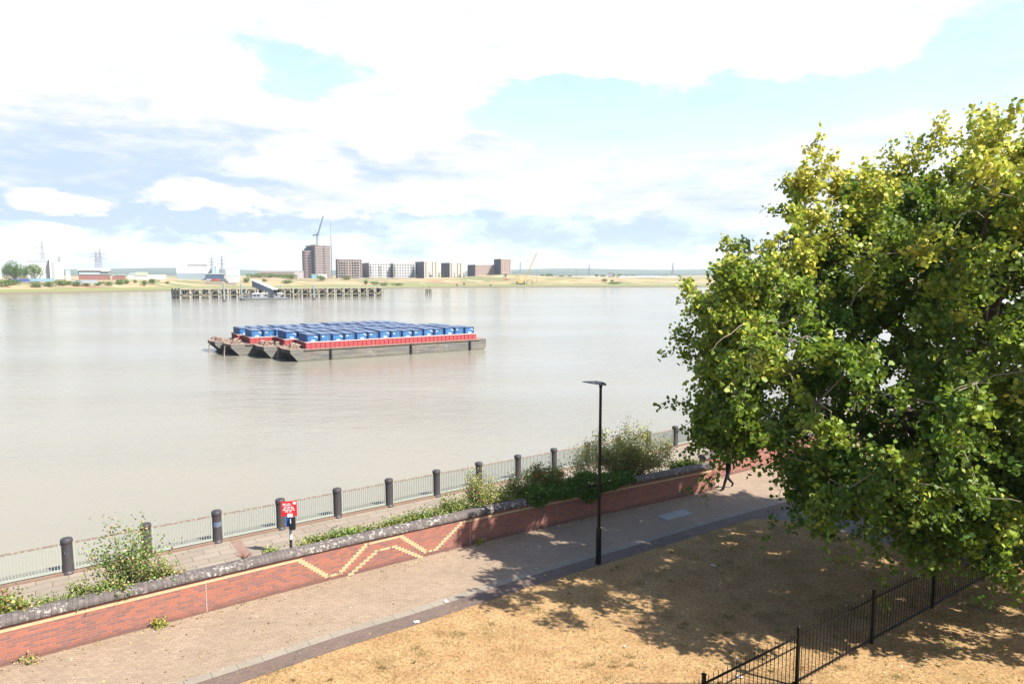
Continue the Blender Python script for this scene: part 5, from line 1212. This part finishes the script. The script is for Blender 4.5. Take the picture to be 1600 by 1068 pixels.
def barge(orig, label, nm, cx0, RK, seed):
    t = thing('barge', orig, label, 'barge', 'moored container barges', rz=BA); r_ = random.Random(seed); W = WB
    hs = MB(); hs.add([(0, 0, -.6), (LB, 0, -.6), (LB + 1.0, 0, .5), (LB + 1.0, 0, HB), (-RK, 0, HB), (-RK, 0, HB - .55),
            (0, W, -.6), (LB, W, -.6), (LB + 1.0, W, .5), (LB + 1.0, W, HB), (-RK, W, HB), (-RK, W, HB - .55)],
           [(0, 1, 2, 3, 4, 5), (11, 10, 9, 8, 7, 6), (1, 7, 8, 2), (2, 8, 9, 3)]); hs.build('hull', m_hull, t)
    bw = MB(); y1, y2 = W * .3, W * .7; f = .5
    bw.add([(0, 0, -.6), (-RK, 0, HB - .55), (-RK, 0, HB), (-RK - f, y1, HB), (-RK - f, y1, HB - .6), (-.1, y1, -.6), (-RK - f, y2, HB), (-RK - f, y2, HB - .6), (-.1, y2, -.6), (-RK, W, HB), (-RK, W, HB - .55), (0, W, -.6)],
           [(0, 5, 4, 1), (1, 4, 3, 2), (5, 8, 7, 4), (4, 7, 6, 3), (8, 11, 10, 7), (7, 10, 9, 6)]); bw.build('bow_plating', m_bow, t)
    MB().add([(-RK, 0, HB), (-RK - f, y1, HB), (-RK - f, y2, HB), (-RK, W, HB), (LB + 1.0, W, HB), (LB + 1.0, 0, HB)], [(0, 5, 4, 3, 2, 1)]).build('deck', m_deckb, t)
    MB().box((LB / 2, -.10, HB - .12), (LB - 1, .20, .16)).build('rubbing_strake', mat('rust band', (.24, .15, .11), .9, var=.3, vscale=1), t)
    for x in (5.0, 19.8, 32.0): MB().box((x, -.2, 1.0), (.26, .3, 1.9)).build('fender', m_blk, t)
    cx1 = cx0 + 15 * 2.15 + .3; cy0, cy1 = .4, W - .3; ch = 1.0
    ring = [(cx0, cy0), (cx1, cy0), (cx1, cy1), (cx0, cy1)]
    for i in range(4):
        a, b = Vector(ring[i]), Vector(ring[(i + 1) % 4]); d = (b - a); L = d.length; c = (a + b) / 2; an = math.atan2(d.y, d.x); mb = MB(); mb.box((c.x, c.y, HB + ch / 2), (L + .05, .18, ch), an)
        k = int(L / .8)
        for j in range(1, k): q = a + d * j / k; nn = Vector((d.y, -d.x)).normalized() * .13; mb.box((q.x + nn.x, q.y + nn.y, HB + ch / 2), (.07, .10, ch - .1), an)
        w = mb.build('coaming', m_coam, t); MB().box((c.x, c.y, HB + ch + .05), (L + .25, .34, .10), an).build('coaming_lip', m_lip, w)
    MB().add([(cx0 + .1, cy0 + .1, HB + .02), (cx1, cy0 + .1, HB + .02), (cx1, cy1, HB + .02), (cx0 + .1, cy1, HB + .02)], [(0, 1, 2, 3)]).build('hold_floor', m_blk, t)
    for y in (1.3, W - 1.3):
        for dx in (-.3, .3): MB().lathe([(.15, 0), (.13, .3), (.19, .33), (.19, .42)], c=(-RK + .7 + dx, y, HB), n=10).build('mooring_bollard', m_deckb, t, smooth=True)
    for q_ in range(3):
        x, y, s_ = -RK + .8 + r_.random() * (cx0 + RK - 1.6), W * (.2 + .28 * q_), r_.uniform(.45, .75); mb = MB()
        mb.tube([(x + (s_ - .03 * k) * (.75 + .3 * math.sin(k * .7 + seed)) * math.cos(k * .55), y + (s_ - .03 * k) * math.sin(k * .55) * .8, HB + .1 + .012 * k) for k in range(44 if s_ > .5 else 30)], .08, 5)
        mb.build('rope_coil', mat('old rope', (.38, .30, .23), .95, var=.3, vscale=5), t)
    MB().box((-RK + 1.3, W * .5, HB + .3), (.7, 1.0, .6)).build('winch', m_deckb, t); MB().box((LB + .3, W * .5, HB + .3), (.5, .5, .6)).build('stern_bitt', m_blk, t)
    if nm in ('nearest', 'farthest', 'third'):
        mb = MB()
        y_ = y1 if nm != 'nearest' else W * .75; mb.tube([(-RK - f - .1 - .5 * u, y_ - 1.6 * u * u, HB - .3 - (HB + .1) * u) for u in [k / 10 for k in range(11)]], [.09 + .03 * (k % 2) for k in range(11)], 6)
        mb.build('mooring_chain', mat('rusty chain', (.22, .15, .11), .9), t)
    x = cx0 + .15 + 1.08
    for i in range(15):
        kd = i % 2
        if not used[kd]: c = cp[kd]; used[kd] = True
        else: c = copy_tree(cp[kd])
        q = Vector((x, (cy0 + cy1) / 2, HB - .12)); w = Matrix.Rotation(BA, 3, 'Z') @ q + orig; c.location = w; c.rotation_euler = (0, 0, BA + r_.uniform(-.012, .012)); c.location.z += r_.uniform(-.09, .09)
        c['label'] = '%s blue container from the bow on the %s barge' % (ORD[i], nm); x += 2.15
    return t
o_ = b0
for k, (st_, cx, rk) in enumerate([(0, 1.0, 1.8), (2.6, 1.9, 1.8), (3.8, 1.4, 2.0), (1.5, 2.2, 2.0)]):
    if k: o_ = o_ + BN * (WB + .22) - BD * st_
    barge(o_.copy(), ['nearest grey barge, its full red coaming and stained side in view', 'second barge from the viewer, its bow just behind the nearest one', 'third barge from the viewer, its red coaming partly in view', 'farthest barge, with its bow at the left end of the group'][k], BNAME[k], cx, rk, 5 + k)

# ================================================================== HAZE
def haze():
    mb = MB(); mb.box((0, 2060, 48), (7000, 4300, 112)); m = bpy.data.materials.new('haze'); m.use_nodes = True; nt = m.node_tree; nt.nodes.clear(); t = NT(nt)
    v = t.node('ShaderNodeVolumePrincipled'); v.inputs['Color'].default_value = (.80, .90, 1.0, 1); v.inputs['Density'].default_value = HAZE; v.inputs['Anisotropy'].default_value = .2
    out = t.node('ShaderNodeOutputMaterial'); t.l.new(v.outputs[0], out.inputs['Volume']); tag(mb.build('haze', m), 'thin pale haze over the river', 'haze', kind='stuff')
HAZE = 0.00009
if HAZE: haze()
for o in S.objects:
    if o.type == 'MESH' and o.parent is None and 'label' not in o and o.get('kind') is None: print('UNTAGGED', o.name)
